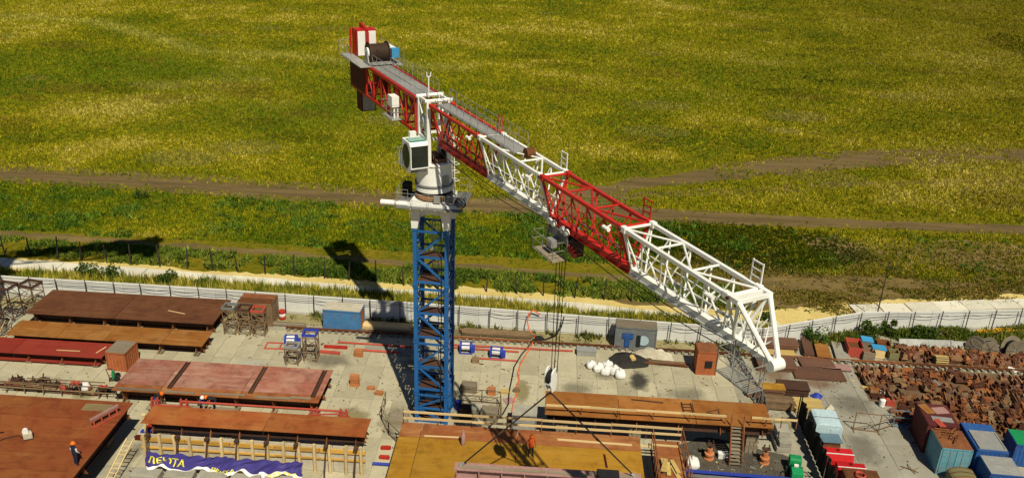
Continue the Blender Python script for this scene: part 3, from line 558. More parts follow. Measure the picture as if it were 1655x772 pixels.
    mk('cable_loop', MB().path([(2.2+.35*math.cos(t*.5),-1.9+.05*math.sin(t),18.75+.35*math.sin(t*.5)) for t in range(40)],.03,5), 'black_rubber', cr, (0,0,extra), ma)
    for x0 in (-1.2,-.4,.5,1.2): mk('gusset', MB().prism([(-2.2,18.14),(-1.5,18.14),(-1.5,17.6)], x0-.03, x0+.03, 'x'), 'crane_white', cr, (0,0,extra), ma)
    mk('ring_motor', MB().lathe([(.2,18.45),(.22,18.5),(.22,19.0),(.15,19.1)],12,(1.35,-1.35,0)), 'grey_steel', cr, (0,0,extra), ma, smooth=True); mk('junction_box', MB().box(.3,.75,-1.62,-1.5,18.5,19.0), 'galvanised', cr, (0,0,extra), ma)
    al = MB()
    for dx in (-.2, .2): al.bar((dx,1.5,18.3),(dx,1.35,23.0),.05)
    for i in range(15): al.bar((-.2,1.49-i*.01,18.5+i*.3),(.2,1.49-i*.01,18.5+i*.3),.03)
    for i in range(6): al.path([(-.3,1.45,19.4+i*.6),(-.25,1.8,19.4+i*.6),(.25,1.8,19.4+i*.6),(.3,1.45,19.4+i*.6)],.02,4)
    up_('access_ladder', al, 'crane_white')
    mk('control_box', MB().box(-2.3,-1.75,.1,.8,18.26,19.1), 'black_rubber', cr, (0,0,extra), ma)
    # --- slewing ring and turret
    up_('slewing_ring', MB().lathe([(1.22,18.45),(1.32,18.5),(1.32,18.72),(1.22,18.74)], 28), 'rust_tan', smooth=True)
    up_('slewing_gear', MB().lathe([(1.12,18.74),(1.16,18.78),(1.16,18.98),(1.12,19.0)], 28), 'black_rubber', smooth=True)
    tu = MB().lathe([(1.18,19.0),(1.30,19.02),(1.30,19.3),(1.22,19.34),(1.22,20.9),(1.3,20.94),(1.3,21.06),(1.1,21.08)], 28)
    tur = up_('turret', tu, 'crane_white', smooth=True)
    mk('turret_ring', MB().lathe([(1.31,19.42),(1.36,19.44),(1.36,19.52),(1.31,19.54)], 28), 'grey_steel', tur, smooth=True)
    for y0 in (-.55, .5): mk('slewing_motor', MB().lathe([(.24,0),(.26,.05),(.26,.55),(.18,.6),(.18,.8)], 12, (.45,y0,21.08)), 'black_rubber', tur, smooth=True)
    mk('machine_bed', MB().box(-.9,.9,-.65,.65,21.06,21.16).box(-.3,.25,-.2,.25,21.16,21.6).cbox((.75,.1,21.25),(.3,.9,.12)), 'rust_tan', tur)
    mk('turret_hatch', MB().cbox((1.22,.35,19.9), (.06,.5,.7)), 'galvanised', tur)
    # --- tower head
    th = MB()
    for sx, sy in ((-.85,-.75),(-.85,.75),(.85,-.75),(.85,.75)): th.bar((sx*.95, sy*.95, 20.6), (sx*.9, sy, 25.45), .27)
    head = up_('tower_head', th, 'crane_white')
    for y0 in (-.75, .75):
        for (a, b) in (((-.8,20.8),(.77,22.8)), ((.77,22.8),(-.77,25.2)), ((-.77,22.8),(.77,22.8)), ((-.77,25.35),(.77,25.35))): mk('head_brace', MB().bar((a[0],y0,a[1]), (b[0],y0,b[1]), .15), 'crane_white', head)
    for sy in (-1, 1): mk('head_plate', MB().prism([(-.8,21.1),(.8,21.1),(.5,22.3),(-.5,22.3)], sy*.71-.03, sy*.71+.03, 'y'), 'crane_white', head)
    for x0 in (-.78, .78):
        for zz in (22.8, 25.35): mk('head_brace', MB().bar((x0,-.68,zz), (x0,.68,zz), .15), 'crane_white', head)
        mk('head_pin', MB().tube((x0,-.98,25.4),(x0,.98,25.4),.13,12), 'crane_white', head, smooth=True)
    mk('antenna_pole', MB().tube((-.2,-.3,25.4),(-.2,-.3,26.8),.045,6).bar((-.2,-.42,26.8),(-.2,-.18,26.8),.05).bar((-.2,-.42,26.8),(-.2,-.45,27.1),.05).bar((-.2,-.18,26.8),(-.2,-.15,27.1),.05), 'crane_white', head)  # forked white antenna pole on the tower head, carries no lamp
    # --- cab, hanging on the near side of the turret and facing along the jib
    OC = (.35,.28,.22)
    cb = MB().prism([(-.75,20.55),(.45,20.35),(.85,20.75),(.8,22.35),(.6,22.55),(-.75,22.55)], -2.45, -1.15, 'y')
    cab = up_('operator_cab', cb, 'crane_white', bevel=.04)
    cab.location = Vector((0,0,extra))+Matrix.Rotation(ph,3,'Z') @ Vector(OC)
    mk('windscreen', MB().add([(.868,-2.42,20.82),(.868,-1.18,20.82),(.818,-1.18,22.3),(.818,-2.42,22.3)], [(0,1,2,3)]).add([(.52,-2.36,20.40),(.52,-1.24,20.40),(.84,-1.24,20.72),(.84,-2.36,20.72)], [(0,1,2,3)]), 'dark_glass', cab)
    sd_ = [(.05+.62*math.cos(t)*1.05, 21.5+.85*math.sin(t)) for t in [2*math.pi*i/22 for i in range(22)]]
    mk('side_window', MB().prism(sd_, -2.475, -2.452, 'y'), 'dark_glass', cab)
    mk('roof_panel', MB().box(-.3,.58,-2.36,-1.24,22.56,22.6), 'teal', cab)
    for i in range(3): mk('roof_rib', MB().box(-.08+i*.22,-.065+i*.22,-2.34,-1.26,22.6,22.62), 'crane_white', cab)
    mk('air_unit', MB().box(-.72,-.4,-2.0,-1.55,22.56,22.95), 'crane_white', cab); mk('wiper', MB().bar((.87,-1.8,20.9),(.86,-1.6,21.6),.03), 'black_rubber', cab)
    for y0 in (-2.42, -1.18): mk('window_bar', MB().bar((.875,y0,20.85),(.835,y0,22.2),.05), 'crane_white', cab)
    mk('front_rail', MB().bar((.95,-2.45,20.82),(.95,-1.15,20.82),.06), 'crane_white', cab)
    mk('cab_bracket', MB().box(-.7,.2,-1.2,-1.0,20.5,20.75).box(-.7,-.5,-1.2,-.9,21.9,22.1), 'crane_white', cab)
    cp = mk('cab_platform', MB().box(-1.7,-.75,-2.5,-1.0,20.5,20.55), 'galvanised', cab); railing([(-.75,-2.5),(-1.7,-2.5),(-1.7,-1.0)], 20.55, cp, 0)
    mk('cab_cabinet', MB().box(-1.65,-1.1,-2.35,-1.6,20.55,21.3), 'crane_white', cab)
    # --- jib: two top chords over one box chord
    zb = lambda s: 22.62+.024*s
    zt = lambda s: 25.22+.006*s
    yw = lambda s: .76
    SJ = [1.2, 8.75, 16.3, 23.75, 31.0]
    for i in range(4):
        s0, s1 = SJ[i], SJ[i+1]; mt = 'crane_red' if i % 2 == 0 else 'crane_white'
        b_ = MB(); b_.bar((s0,0,zb(s0)),(s1-.02,0,zb(s1)), .30, .26).bar((s0,0,zb(s0)-.17),(s1-.02,0,zb(s1)-.17), .44, .06)
        sec = up_('jib_section', b_, mt)
        for sy in (-1, 1):
            tc_ = MB().bar((s0,sy*yw(s0),zt(s0)),(s1-.02,sy*yw(s1),zt(s1)), .165, .165)
            mk('top_chord', tc_, mt, sec)
            for s_ in (s0+.18, s1-.2): mk('chord_joint', MB().cbox((s_, sy*yw(s_), zt(s_)), (.34,.25,.30)), mt, sec, bevel=.04)
            nb = 5; L = s1-s0
            for k in range(nb):
                a = s0+.12+(L-.24)*k/nb; b2 = s0+.12+(L-.24)*(k+1)/nb; m_ = (a+b2)/2
                mk('brace', MB().tube((a, sy*yw(a), zt(a)-.08), (m_, sy*.1, zb(m_)+.1), .044, 8), mt, sec, smooth=True)
                mk('brace', MB().tube((m_, sy*.1, zb(m_)+.1), (b2, sy*yw(b2), zt(b2)-.08), .036, 8), mt, sec, smooth=True)
            for s_ in (s0+.1, s1-.12): mk('end_post', MB().tube((s_, sy*yw(s_), zt(s_)-.08), (s_, sy*.1, zb(s_)+.1), .062, 8), mt, sec, smooth=True)
            mk('inner_rail', MB().bar((s0,sy*.3,zb(s0)+.95),(s1,sy*.3,zb(s1)+.95),.035).bar((s0,sy*.3,zb(s0)+.5),(s1,sy*.3,zb(s1)+.5),.03), mt, sec)
        L = s1-s0; nt = 3 if i else 4; sy = -1
        if i in (0, 1):
            e = s1 if i == 0 else s0+L*.48
            g_ = mk('walkway', MB().bar((s0+.2,.08,zt(s0)+.06),(e,.08,zt(e)+.06),.92,.05), 'galvanised', sec)
            railing([(s0+.3,-.36),(e,-.36)], zt(s0)+.09, g_, 0, h=1.0)
            railing([(s0+.3,.52),(e,.52)], zt(s0)+.09, g_, 0, h=1.0)
        for s_ in (s0+.12, s1-.12): mk('cross_strut', MB().tube((s_,-.7,zt(s_)),(s_,.7,zt(s_)),.07,8), mt, sec, smooth=True)
        if i:
            for k in range(nt):
                a = s0+.1+(L-.2)*k/nt; b2 = s0+.1+(L-.2)*(k+1)/nt
                if i == 1 and b2 < s0+L*.5: continue
                mk('top_brace', MB().tube((a, sy*.7, zt(a)), (b2, -sy*.7, zt(b2)), .052, 8), mt, sec, smooth=True); sy = -sy
                mk('cross_strut', MB().tube((b2,-.7,zt(b2)),(b2,.7,zt(b2)),.055,8), mt, sec, smooth=True)
        # small ladder frame standing on the far top chord, lamp on the near one
        e = s1-.45
        lf = MB()
        for dx in (-.28, .28): lf.bar((e+dx,.82,zt(e)+.1),(e+dx,.82,zt(e)+1.0),.05)
        for hh in (.35, .65, .95): lf.bar((e-.28,.82,zt(e)+hh),(e+.28,.82,zt(e)+hh),.05)
        mk('ladder_frame', lf, mt, sec)
        mk('work_lamp', MB().tube((s1-1.0,-1.1,zt(s1)-.25),(s1-.55,-1.1,zt(s1)-.25),.095,10), 'crane_white', sec, smooth=True)
        mk('lamp_bracket', MB().bar((s1-.8,-1.05,zt(s1)-.25),(s1-.8,-.76,zt(s1)-.1),.06), 'crane_white', sec)
    for s_ in SJ[1:]:
        for sy in (-1, 1): up_('pin', MB().tube((s_,sy*.6,zt(s_)),(s_,sy*.95,zt(s_)),.075,10), 'dark_steel', smooth=True)
    up_('cable_tray', MB().bar((1.2,.42,zb(1.2)+.35),(31.0,.42,zb(31)+.35),.1,.05), 'grey_steel')
    # hose / dark winch bits on the walkway
    up_('rope_guide', MB().tube((12.9,.1,25.42),(12.9,.6,25.42),.3,12).bar((12.9,.35,25.2),(12.9,.35,25.7),.1), 'rust', smooth=True)
    # --- jib tip
    s0 = SJ[4]; te = 33.2; tip = up_('jib_tip', MB().bar((s0,0,zb(s0)),(te-.2,0,zb(te)), .28,.24).tube((te-.2,-.28,zb(te)),(te-.2,.28,zb(te)),.24,16), 'crane_white', smooth=True)
    for sy in (-1, 1):
        mk('tip_chord', MB().bar((s0,sy*.76,zt(s0)),(s0+.5,sy*.76,zt(s0)),.2), 'crane_white', tip)
        mk('tip_leg', MB().tube((s0+.45,sy*.76,zt(s0)),(te-.25,sy*.18,zb(te)+.12),.1,8), 'crane_white', tip, smooth=True)
        mk('tip_brace', MB().tube((s0+.45,sy*.76,zt(s0)),(s0-.2,sy*.12,zb(s0)+.1),.075,8), 'crane_white', tip, smooth=True)
    for k in range(3):
        a = s0+.3+k*.6; b2 = a+.6; h0 = 1-(a-s0-.3)/1.9; h1 = 1-(b2-s0-.3)/1.9; zz0 = zb(a)+(zt(s0)-zb(a))*h0*.9; zz1 = zb(b2)+(zt(s0)-zb(b2))*max(.05, h1)*.9
        for sy in (-1, 1): mk('tip_lacing', MB().tube((a,sy*.1,zb(a)+.1),(b2-.1,sy*(.18+.5*max(0,h1)),zz1),.032,6).tube((a+.3,sy*.1,zb(a)+.1),(a,sy*(.18+.5*h0),zz0),.028,6), 'crane_white', tip)
    for s_ in (s0+.1, s0+.45): mk('cross_strut', MB().bar((s_,-.7,zt(s0)),(s_,.7,zt(s0)),.12,.16), 'crane_white', tip)
    tg = MB().box(s0+.2,te-.2,-1.15,-1.1,zb(s0)-.95,zb(s0)-.88).box(s0+.2,te-.2,-.45,-.4,zb(s0)-.95,zb(s0)-.88)
    for k in range(17): tg.box(s0+.2+k*.11,s0+.235+k*.11,-1.1,-.45,zb(s0)-.94,zb(s0)-.9)
    bp = mk('tip_platform', tg, 'galvanised', tip); railing([(s0+.2,-.45),(s0+.2,-1.15),(te-.2,-1.15),(te-.2,-.45)], zb(s0)-.9, bp, 0)
    for s_ in (s0+.3, te-.4): mk('platform_hanger', MB().bar((s_,-.45,zb(s0)-.9),(s_,-.1,zb(s0)),.05).bar((s_,-.45,zb(s0)-.9),(s_,-.45,zb(s0)+.3),.04), 'galvanised', tip)
    if full:
        # --- trolley
        s_ = 17.5; zz = zb(s_)-.2; tr = up_('trolley', MB().box(s_-.9,s_+1.0,-.34,-.26,zz-.55,zz-.02).box(s_-.9,s_+1.0,.26,.34,zz-.55,zz-.02).box(s_-.85,s_-.7,-.3,.3,zz-.5,zz-.35).box(s_+.8,s_+.95,-.3,.3,zz-.5,zz-.35), 'grey_steel')
        for dx in (-.8,-.4,.5,.9):
            for sy in (-1, 1): mk('wheel', MB().tube((s_+dx,sy*.25,zz+.12),(s_+dx,sy*.42,zz+.12),.18,14).tube((s_+dx,sy*.42,zz+.12),(s_+dx,sy*.45,zz+.12),.06,8), 'crane_white', tr, smooth=True)
        for dx in (-.35, .45): mk('sheave', MB().tube((s_+dx,-.12,zz-.55),(s_+dx,.12,zz-.55),.34,16), 'black_rubber', tr, smooth=True)
        tpf = mk('trolley_platform', MB().box(s_-1.0,s_+1.1,-1.2,-.36,zz-1.35,zz-1.3), 'timber_grey', tr); railing([(s_-1.0,-.4),(s_-1.0,-1.2),(s_+1.1,-1.2),(s_+1.1,-.4)], zz-1.3, tpf, 0, h=1.0)
        for dx in (-.95, 1.0): mk('hanger', MB().bar((s_+dx,-.38,zz-1.3),(s_+dx,-.3,zz-.3),.06), 'grey_steel', tr)
        mk('trolley_motor', MB().box(s_-.2,s_+.35,-.85,-.36,zz-.9,zz-.5), 'galvanised', tr); mk('buffer', MB().cbox((s_+1.35,-.1,zz-.75),(.7,.4,.3),ry=.4), 'crane_red', tr)
        mk('rope_anchor', MB().box(s_+1.2,s_+1.7,-.2,.25,zz-.95,zz-.1), 'dark_steel', tr)
        for dx in (-.14, .14):
            for y0 in (-.1, .1): mk('hoist_rope', MB().tube((s_+dx*2.3,y0,zz-.8),(s_+dx,y0,14.2),.024,6), 'wire_rope', tr)
        for y0 in (-.35, .2):
            pts = [(1+t*(s_-1.5), y0, zb(1+t*s_)-.35-1.0*4*t*(1-t)*.5) for t in [i/10 for i in range(11)]]; mk('trolley_rope', MB().path(pts,.022,5), 'wire_rope', tr)
            pts = [(s_+1.4+t*(31.0-s_-1.4), y0, zb(s_+t*13)-.35-.35*4*t*(1-t)) for t in [i/10 for i in range(11)]]; mk('trolley_rope', MB().path(pts,.022,5), 'wire_rope', tr)
    # --- counter jib
    cj = up_('counter_jib', MB().bar((-1,-.9,22.85),(-15.6,-.9,22.85),.2).bar((-1,.9,22.85),(-15.6,.9,22.85),.2), 'crane_red')
    for sy in (-1, 1):
        mk('top_chord', MB().bar((-1,sy*.9,25.2),(-15.6,sy*.9,25.2),.2,.24), 'crane_red', cj)
        n = 6
        for k in range(n+1):
            a = -1.1-k*1.75; mk('post', MB().bar((a,sy*.9,22.95),(a,sy*.9,25.1),.15), 'crane_red', cj)
            if k < n: mk('brace', MB().bar((a,sy*.9,22.95 if k % 2 else 25.1),(a-1.75,sy*.9,25.1 if k % 2 else 22.95),.12), 'crane_red', cj)
        mk('side_plate', MB().box(-15.5,-11.7,sy*.98-.03,sy*.98+.03,22.95,25.05), 'crane_dark_red', cj)
    for k in range(8): mk('cross_strut', MB().bar((-1.2-k*2.05,-.8,22.9),(-1.2-k*2.05,.8,22.9),.13), 'crane_red', cj)
    for k in range(5): mk('deck_grating', MB().box(-1.15-k*2.05-2.0,-1.15-k*2.05,-.76,.76,25.24,25.3), 'galvanised', cj)
    railing([(-1.2,-.85),(-10.2,-.85)], 25.34, cj, 0, h=.95); railing([(-1.2,.85),(-10.2,.85)], 25.34, cj, 0, h=.95)
    rp = mk('rear_platform', MB().box(-15.9,-10.4,-1.75,-.82,25.3,25.36).box(-15.9,-10.4,.82,1.75,25.3,25.36).box(-12.6,-10.9,-.8,.8,25.31,25.38), 'galvanised', cj)
    railing([(-12.6,-1.75),(-15.9,-1.75),(-15.9,-.85)], 25.36, rp, 0); railing([(-10.4,1.75),(-15.9,1.75)], 25.36, rp, 0)
    # counterweights: white slabs in red frames
    for (x0, x1, y0, y1, z0, z1) in ((-14.6,-14.05,-.8,-.08,25.4,27.45), (-14.6,-14.05,.06,.8,25.4,27.45), (-15.3,-14.75,-.8,.8,25.4,27.45)):
        cw = mk('counterweight', MB().box(x0,x1,y0,y1,z0,z1), 'crane_red', cj)
        mk('counterweight_face', MB().box(x1,x1+.05,y0+.06,y1-.06,z0+.05,z1-.1), 'crane_white', cw)
    cw = mk('counterweight', MB().box(-15.2,-14.0,-.62,.62,20.9,22.9), 'crane_dark_red', cj); mk('counterweight_face', MB().box(-14.0,-13.94,-.52,.52,20.98,22.5), 'galvanised', cw)
    mk('counterweight_frame', MB().bar((-13.85,0,25.3),(-13.85,0,27.3),.2).bar((-13.85,0,27.4),(-15.5,0,27.7),.2,.24).bar((-15.5,0,25.4),(-15.5,0,27.7),.2).bar((-15.4,-.9,25.4),(-15.4,-.9,27.4),.14).bar((-15.4,.9,25.4),(-15.4,.9,27.4),.14), 'crane_red', cj)
    # hoist winch
    wz = 26.2; wx = -11.45
    wb = mk('winch_frame', MB().box(wx-.7,wx+.9,-.95,1.05,25.4,25.52).prism([(wx-.5,25.5),(wx+.5,25.5),(wx+.15,wz+.1),(wx-.15,wz+.1)],-.92,-.84,'y').prism([(wx-.5,25.5),(wx+.5,25.5),(wx+.15,wz+.1),(wx-.15,wz+.1)],.84,.92,'y'), 'galvanised', cj)
    mk('rope_drum', MB().tube((wx,-.7,wz),(wx,.7,wz),.66,24), 'drum_rope', wb, smooth=True)
    for y0 in (-.78, .72): mk('drum_flange', MB().tube((wx,y0,wz),(wx,y0+.06,wz),.82,24), 'dark_steel', wb, smooth=True)
    mk('gear_case', MB().tube((wx,-.9,wz),(wx,-.78,wz),.4,16), 'crane_white', wb, smooth=True)
    mk('winch_motor', MB().tube((wx-.9,1.15,wz+.1),(wx+.35,1.15,wz+.1),.34,14), 'crane_white', wb, smooth=True); mk('motor_cover', MB().box(wx+.35,wx+.85,.85,1.45,wz-.35,wz+.35), 'sky_blue_paint', wb)
    mk('rope_lead', MB().bar((wx+.5,-.3,wz+.3),(-1.0,0,25.9),.03), 'wire_rope', wb)
    # near-side service platform with cabinet
    sp = mk('service_platform', MB().box(-5.6,-3.6,-1.75,-1.0,23.0,23.05), 'galvanised', cj); railing([(-3.6,-1.0),(-3.6,-1.75),(-5.6,-1.75),(-5.6,-1.0)], 23.05, sp, 0)
    mk('switch_cabinet', MB().box(-4.9,-4.0,-1.55,-1.02,23.85,24.6).box(-4.8,-4.7,-1.4,-1.3,23.05,23.85).box(-4.2,-4.1,-1.4,-1.3,23.05,23.85).box(-4.8,-4.1,-1.12,-1.05,23.05,23.85), 'crane_white', sp)
    return cr
crane = tower_crane('red and white flat top tower crane on a blue lattice mast', (-7.92,56.4,0), R(30.2), 4, 0)
tower_crane('taller tower crane whose shadow falls across the bare fence posts', (-45.0,50.6,0), R(-72), 8, 18, False)

# hook block, slings and the beam they carry
HX, HY = .72, 41.25
hb = thing('hook_block', 'white hook block with black sheave hanging from the crane trolley', 'hook block', (HX,HY,12.85))
for y0 in (-.24, .16): mk('cheek_plate', MB().prism([(-.3,.55),(-.16,.1),(.16,.1),(.3,.55),(.3,1.35),(.1,1.6),(-.1,1.6),(-.3,1.35)], y0, y0+.08, 'y'), 'crane_white', hb, rz=R(60), bevel=.02)
mk('sheave', MB().tube((0,-.12,1.0),(0,.12,1.0),.42,18), 'black_rubber', hb, rz=R(60), smooth=True)
mk('weight_band', MB().box(-.31,.31,-.18,.18,.62,.8), 'crane_white', hb, rz=R(60))
mk('hook', MB().path([(0,0,.6),(0,0,.3),(.1,0,.18),(.14,0,.05),(.08,0,-.07),(-.04,0,-.1),(-.13,0,-.02)],.065,8), 'dark_steel', hb, rz=R(40), smooth=True)
BX0, BX1, BZ = -4.6, 6.35, 7.35
def sling(label, p, q):
    o = thing('lifting_sling', label, 'sling', p); d = Vector(q)-Vector(p)
    mk('rope', MB().tube((0,0,0), d*.985, .03, 6).tube((.05,0,0), d*.985+Vector((.05,0,0)), .026, 6), 'wire_rope', o)
    mk('shackle', MB().tube(d*.96, d, .075, 8), 'galvanised', o); mk('thimble', MB().tube(d*.5, d*.56, .07, 8), 'dark_steel', o)
sling('dark rope sling from the hook to the bare end of the spreader beam', (HX-.04,HY,12.78), (BX0+.35,HY,BZ+.03))
sling('dark rope sling from the hook to the dark-clad end of the spreader beam', (HX+.05,HY,12.78), (BX1-.4,HY,BZ+.03))
sb = thing('spreader_beam', 'long mauve steel spreader beam hanging level above the ochre deck', 'beam', (0,HY,BZ))
mk('top_flange', MB().box(BX0,BX1,-.34,.34,-.07,0), 'mauve_steel', sb); mk('bottom_flange', MB().box(BX0,BX1,-.34,.34,-.82,-.75), 'mauve_steel', sb); mk('web', MB().box(BX0+.1,BX1-.1,-.05,.05,-.75,-.07), 'mauve_steel', sb)
for i in range(9):
    x = BX0+.12+i*(BX1-BX0-.24)/8; mk('stiffener', MB().box(x-.03,x+.03,-.31,-.05,-.75,-.07).box(x-.03,x+.03,.05,.31,-.75,-.07), 'mauve_steel', sb)
for i in range(4): mk('plank', MB().cbox((BX0+1.5+i*2.6,-.05+jit(.06),.03),(2.5,.22,.05),rz=jit(.02)), 'timber_grey', sb)
for x in (BX0+.35, BX1-.4): mk('lug', MB().prism([(x-.14,0),(x+.14,0),(x+.06,.2),(x-.06,.2)],-.04,.04,'y'), 'galvanised', sb)
mk('tarpaulin', MB().box(BX1-2.6,BX1-1.3,-.37,.37,.07,.14), 'black_rubber', sb)

# ------------------------------------------------------------------ steel deck sections
def deck(label, x0, x1, y0, y1, h, mat, xs=(), ys=(), mats=None, feet=True, br=2.8, ov=.55, flange=True, low=.28):
    t = thing('deck_section', label, 'steel deck', ((x0+x1)/2, (y0+y1)/2, 0)); cx, cy = (x0+x1)/2, (y0+y1)/2
    X = [x0]+list(xs)+[x1]; Y = [y0]+list(ys)+[y1]
    for j in range(len(Y)-1):
        for i in range(len(X)-1):
            g0 = .02 if i else 0; g1 = .02 if i < len(X)-2 else 0; k0 = .02 if j else 0; k1 = .02 if j < len(Y)-2 else 0
            mm = mats[j % len(mats)] if mats else mat
            if isinstance(mm, tuple): mm = mm[i % len(mm)]
            mk('deck_plate', MB().box(X[i]+g0-cx, X[i+1]-g1-cx, Y[j]+k0-cy, Y[j+1]-k1-cy, h-.05, h+jit(.006)), mm, t)
    w = x1-x0; d = y1-y0
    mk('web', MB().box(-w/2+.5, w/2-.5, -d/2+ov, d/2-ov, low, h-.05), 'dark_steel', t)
    if flange: mk('bottom_flange', MB().box(-w/2+.2, w/2-.35, -d/2+(.12 if flange == 2 else ov-.12), d/2-.12, low-.06, low), mat if flange == 2 else 'dark_steel', t)  # inset flanges take a dark colour standing in for shade under the deck
    n = max(2, round(w/br)); bm = MB().prism([(0,low),(ov,low),(ov,h-.05),(-.0+.08,h-.05),(.3,low+.45)], -.03, .03, 'x').mesh('bracket')
    for i in range(n):
        x = -w/2+.7+(w-1.4)*i/(n-1); mo('bracket', bm, 'rust', t, (x, -d/2+.02, 0))
    em = MB().prism([(0,low),(-.5,low),(-.5,h-.05),(-.06,h-.05),(-.25,low+.4)], -.03, .03, 'y').mesh('end_bracket')
    for i in range(3): mo('end_bracket', em, 'rust', t, (w/2-.02, -d/2+.6+(d-1.2)*i/2, 0))
    if feet:
        fm = MB().box(-.22,.22,-.3,.3,0,low-.06).mesh('support_block')
        for i in range(n):
            x = -w/2+.7+(w-1.4)*i/(n-1)
            for y in (-d/2+.42, d/2-.42): mo('support_block', fm, 'timber_grey', t, (x, y, 0), rz=jit(.1))
    return t
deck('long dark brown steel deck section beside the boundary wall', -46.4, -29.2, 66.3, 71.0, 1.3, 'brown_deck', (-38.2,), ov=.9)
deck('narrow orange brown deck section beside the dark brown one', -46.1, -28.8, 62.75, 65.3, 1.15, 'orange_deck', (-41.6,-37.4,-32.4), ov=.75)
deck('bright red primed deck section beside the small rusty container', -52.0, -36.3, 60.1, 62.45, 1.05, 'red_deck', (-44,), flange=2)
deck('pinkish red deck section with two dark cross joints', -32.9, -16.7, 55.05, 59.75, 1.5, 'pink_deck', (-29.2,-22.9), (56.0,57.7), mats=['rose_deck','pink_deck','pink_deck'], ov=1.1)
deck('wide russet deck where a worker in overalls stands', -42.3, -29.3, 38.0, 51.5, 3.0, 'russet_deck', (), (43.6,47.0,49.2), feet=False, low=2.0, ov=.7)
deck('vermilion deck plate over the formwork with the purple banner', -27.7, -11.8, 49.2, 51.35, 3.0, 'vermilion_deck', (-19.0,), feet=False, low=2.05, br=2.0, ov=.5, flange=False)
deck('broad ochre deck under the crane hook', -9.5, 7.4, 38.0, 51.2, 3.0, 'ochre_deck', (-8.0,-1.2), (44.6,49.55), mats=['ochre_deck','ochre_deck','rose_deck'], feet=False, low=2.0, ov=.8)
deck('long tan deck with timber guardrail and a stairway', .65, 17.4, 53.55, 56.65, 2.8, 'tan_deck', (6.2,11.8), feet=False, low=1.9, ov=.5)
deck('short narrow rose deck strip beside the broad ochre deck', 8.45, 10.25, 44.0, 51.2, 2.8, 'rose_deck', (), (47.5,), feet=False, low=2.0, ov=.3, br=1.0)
for x, lb in ((8.3,'rusty tube railing along the ochre deck side of the rose strip'),(10.4,'rusty tube railing along the outer side of the rose strip')):
    t = thing('tube_railing', lb, 'railing', (x,47.6,0))
    for i in range(9): mk('post', MB().tube((0,-3.4+i*.85,2.0),(0,-3.4+i*.85,3.95),.035,5), 'rust', t)
    for z in (3.2, 3.85): mk('rail', MB().tube((0,-3.5,z),(0,3.5,z),.035,5), 'rust', t)
    mk('foot_rail', MB().box(-.06,.06,-3.5,3.5,2.0,2.08), 'rust', t)
pr_ = thing('pipe_rail', 'yellowish pipe rail on short posts behind the pink deck', 'railing', (-25.6,60.25,.02))
for i in range(9): mk('post', MB().tube((-7.2+i*1.8,0,0),(-7.2+i*1.8,0,1.0),.04,6), 'scaffold_tube', pr_)
for k in range(3): mk('rail', MB().tube((-7.3+k*4.85,0,.98+jit(.05)),(-2.5+k*4.85,0,.98+jit(.05)),.06,6), 'timber_yellow', pr_)
one_tri = MB().bar((-.5,-.1,.03),(.45,.35,.03),.05).bar((.45,.35,.03),(.45,-.35,.03),.05).bar((.45,-.35,.03),(-.5,-.1,.03),.05)
tag(mk('steel_triangle', one_tri, 'dark_steel', None, (13.2,55.1,2.81)), 'thin dark steel triangle lying on the tan deck', 'bracket')
sl_ = MB().bar((-.35,-.8,.04),(-.35,.8,.04),.09).bar((.35,-.8,.04),(.35,.8,.04),.09)
for i in range(4): sl_.bar((-.35,-.6+i*.4,.04),(.35,-.6+i*.4,.04),.06)
tag(mk('short_ladder', sl_, 'rust_dark', None, (11.35,55.3,2.81), .02), 'short rusty ladder lying flat on the tan deck', 'ladder')
tag(mk('flat_bar', MB().bar((-1.2,.1,.03),(1.2,-.1,.03),.08), 'dark_steel', None, (8.4,56.0,2.81)), 'dark flat bar lying on the tan deck edge facing the white bags', 'bar')
# strips lying on the pink deck, trestle legs below the high decks
def trestle(label, x, y, h, group, w=.9, d=.9):
    t = thing('timber_crib', label, 'support', (x, y, 0), group=group)
    for i in range(int(h/.33)): mk('crib_beam', MB().cbox((0,0,.165+i*.33),(w if i % 2 else .26, .26 if i % 2 else d, .32)).cbox(((-w/2+.15) if not i % 2 else 0, (-d/2+.15) if i % 2 else 0, .165+i*.33),(.26 if not i % 2 else w, d if not i % 2 else .26, .32)).cbox(((w/2-.15) if not i % 2 else 0, (d/2-.15) if i % 2 else 0, .165+i*.33),(.26 if not i % 2 else w, d if not i % 2 else .26, .32)), 'timber_grey', t)
    hh = int(h/.33)*.33; mk('packing', MB().box(-.3,.3,-.3,.3,hh,h), 'rust', t)
for x in (-40,-36,-31.2):
    for y in (40.5,45.2,50.3): trestle('crib of stacked beams carrying the wide russet deck', x, y, 1.94, 'cribs under the russet deck')
for x in (-8,-3,2,6.3):
    for y in (40,45,50): trestle('crib of stacked beams carrying the broad ochre deck', x, y, 1.94, 'cribs under the ochre deck')
for x in (9.35,):
    for y in (45.2,50.2): trestle('crib of stacked beams carrying the narrow rose strip', x, y, 1.94, 'cribs under the rose strip')
for x in (2,7.5,16.2):
    for y in (54.6,55.8): trestle('crib of stacked beams carrying the tan deck', x, y, 1.84, 'cribs under the tan deck', d=.8)
for x in (-26.5,-22,-17.5,-13): trestle('crib of stacked beams carrying the vermilion deck plate', x, 50.4, 2.05, 'cribs under the vermilion plate', d=.8)
def one(name, label, cat, mb, mat, loc=(0,0,0), rz=0, rot=None, group=None, smooth=False, bevel=0): return tag(mk(name, mb, mat, None, loc, rz, rot, smooth, bevel), label, cat, group)
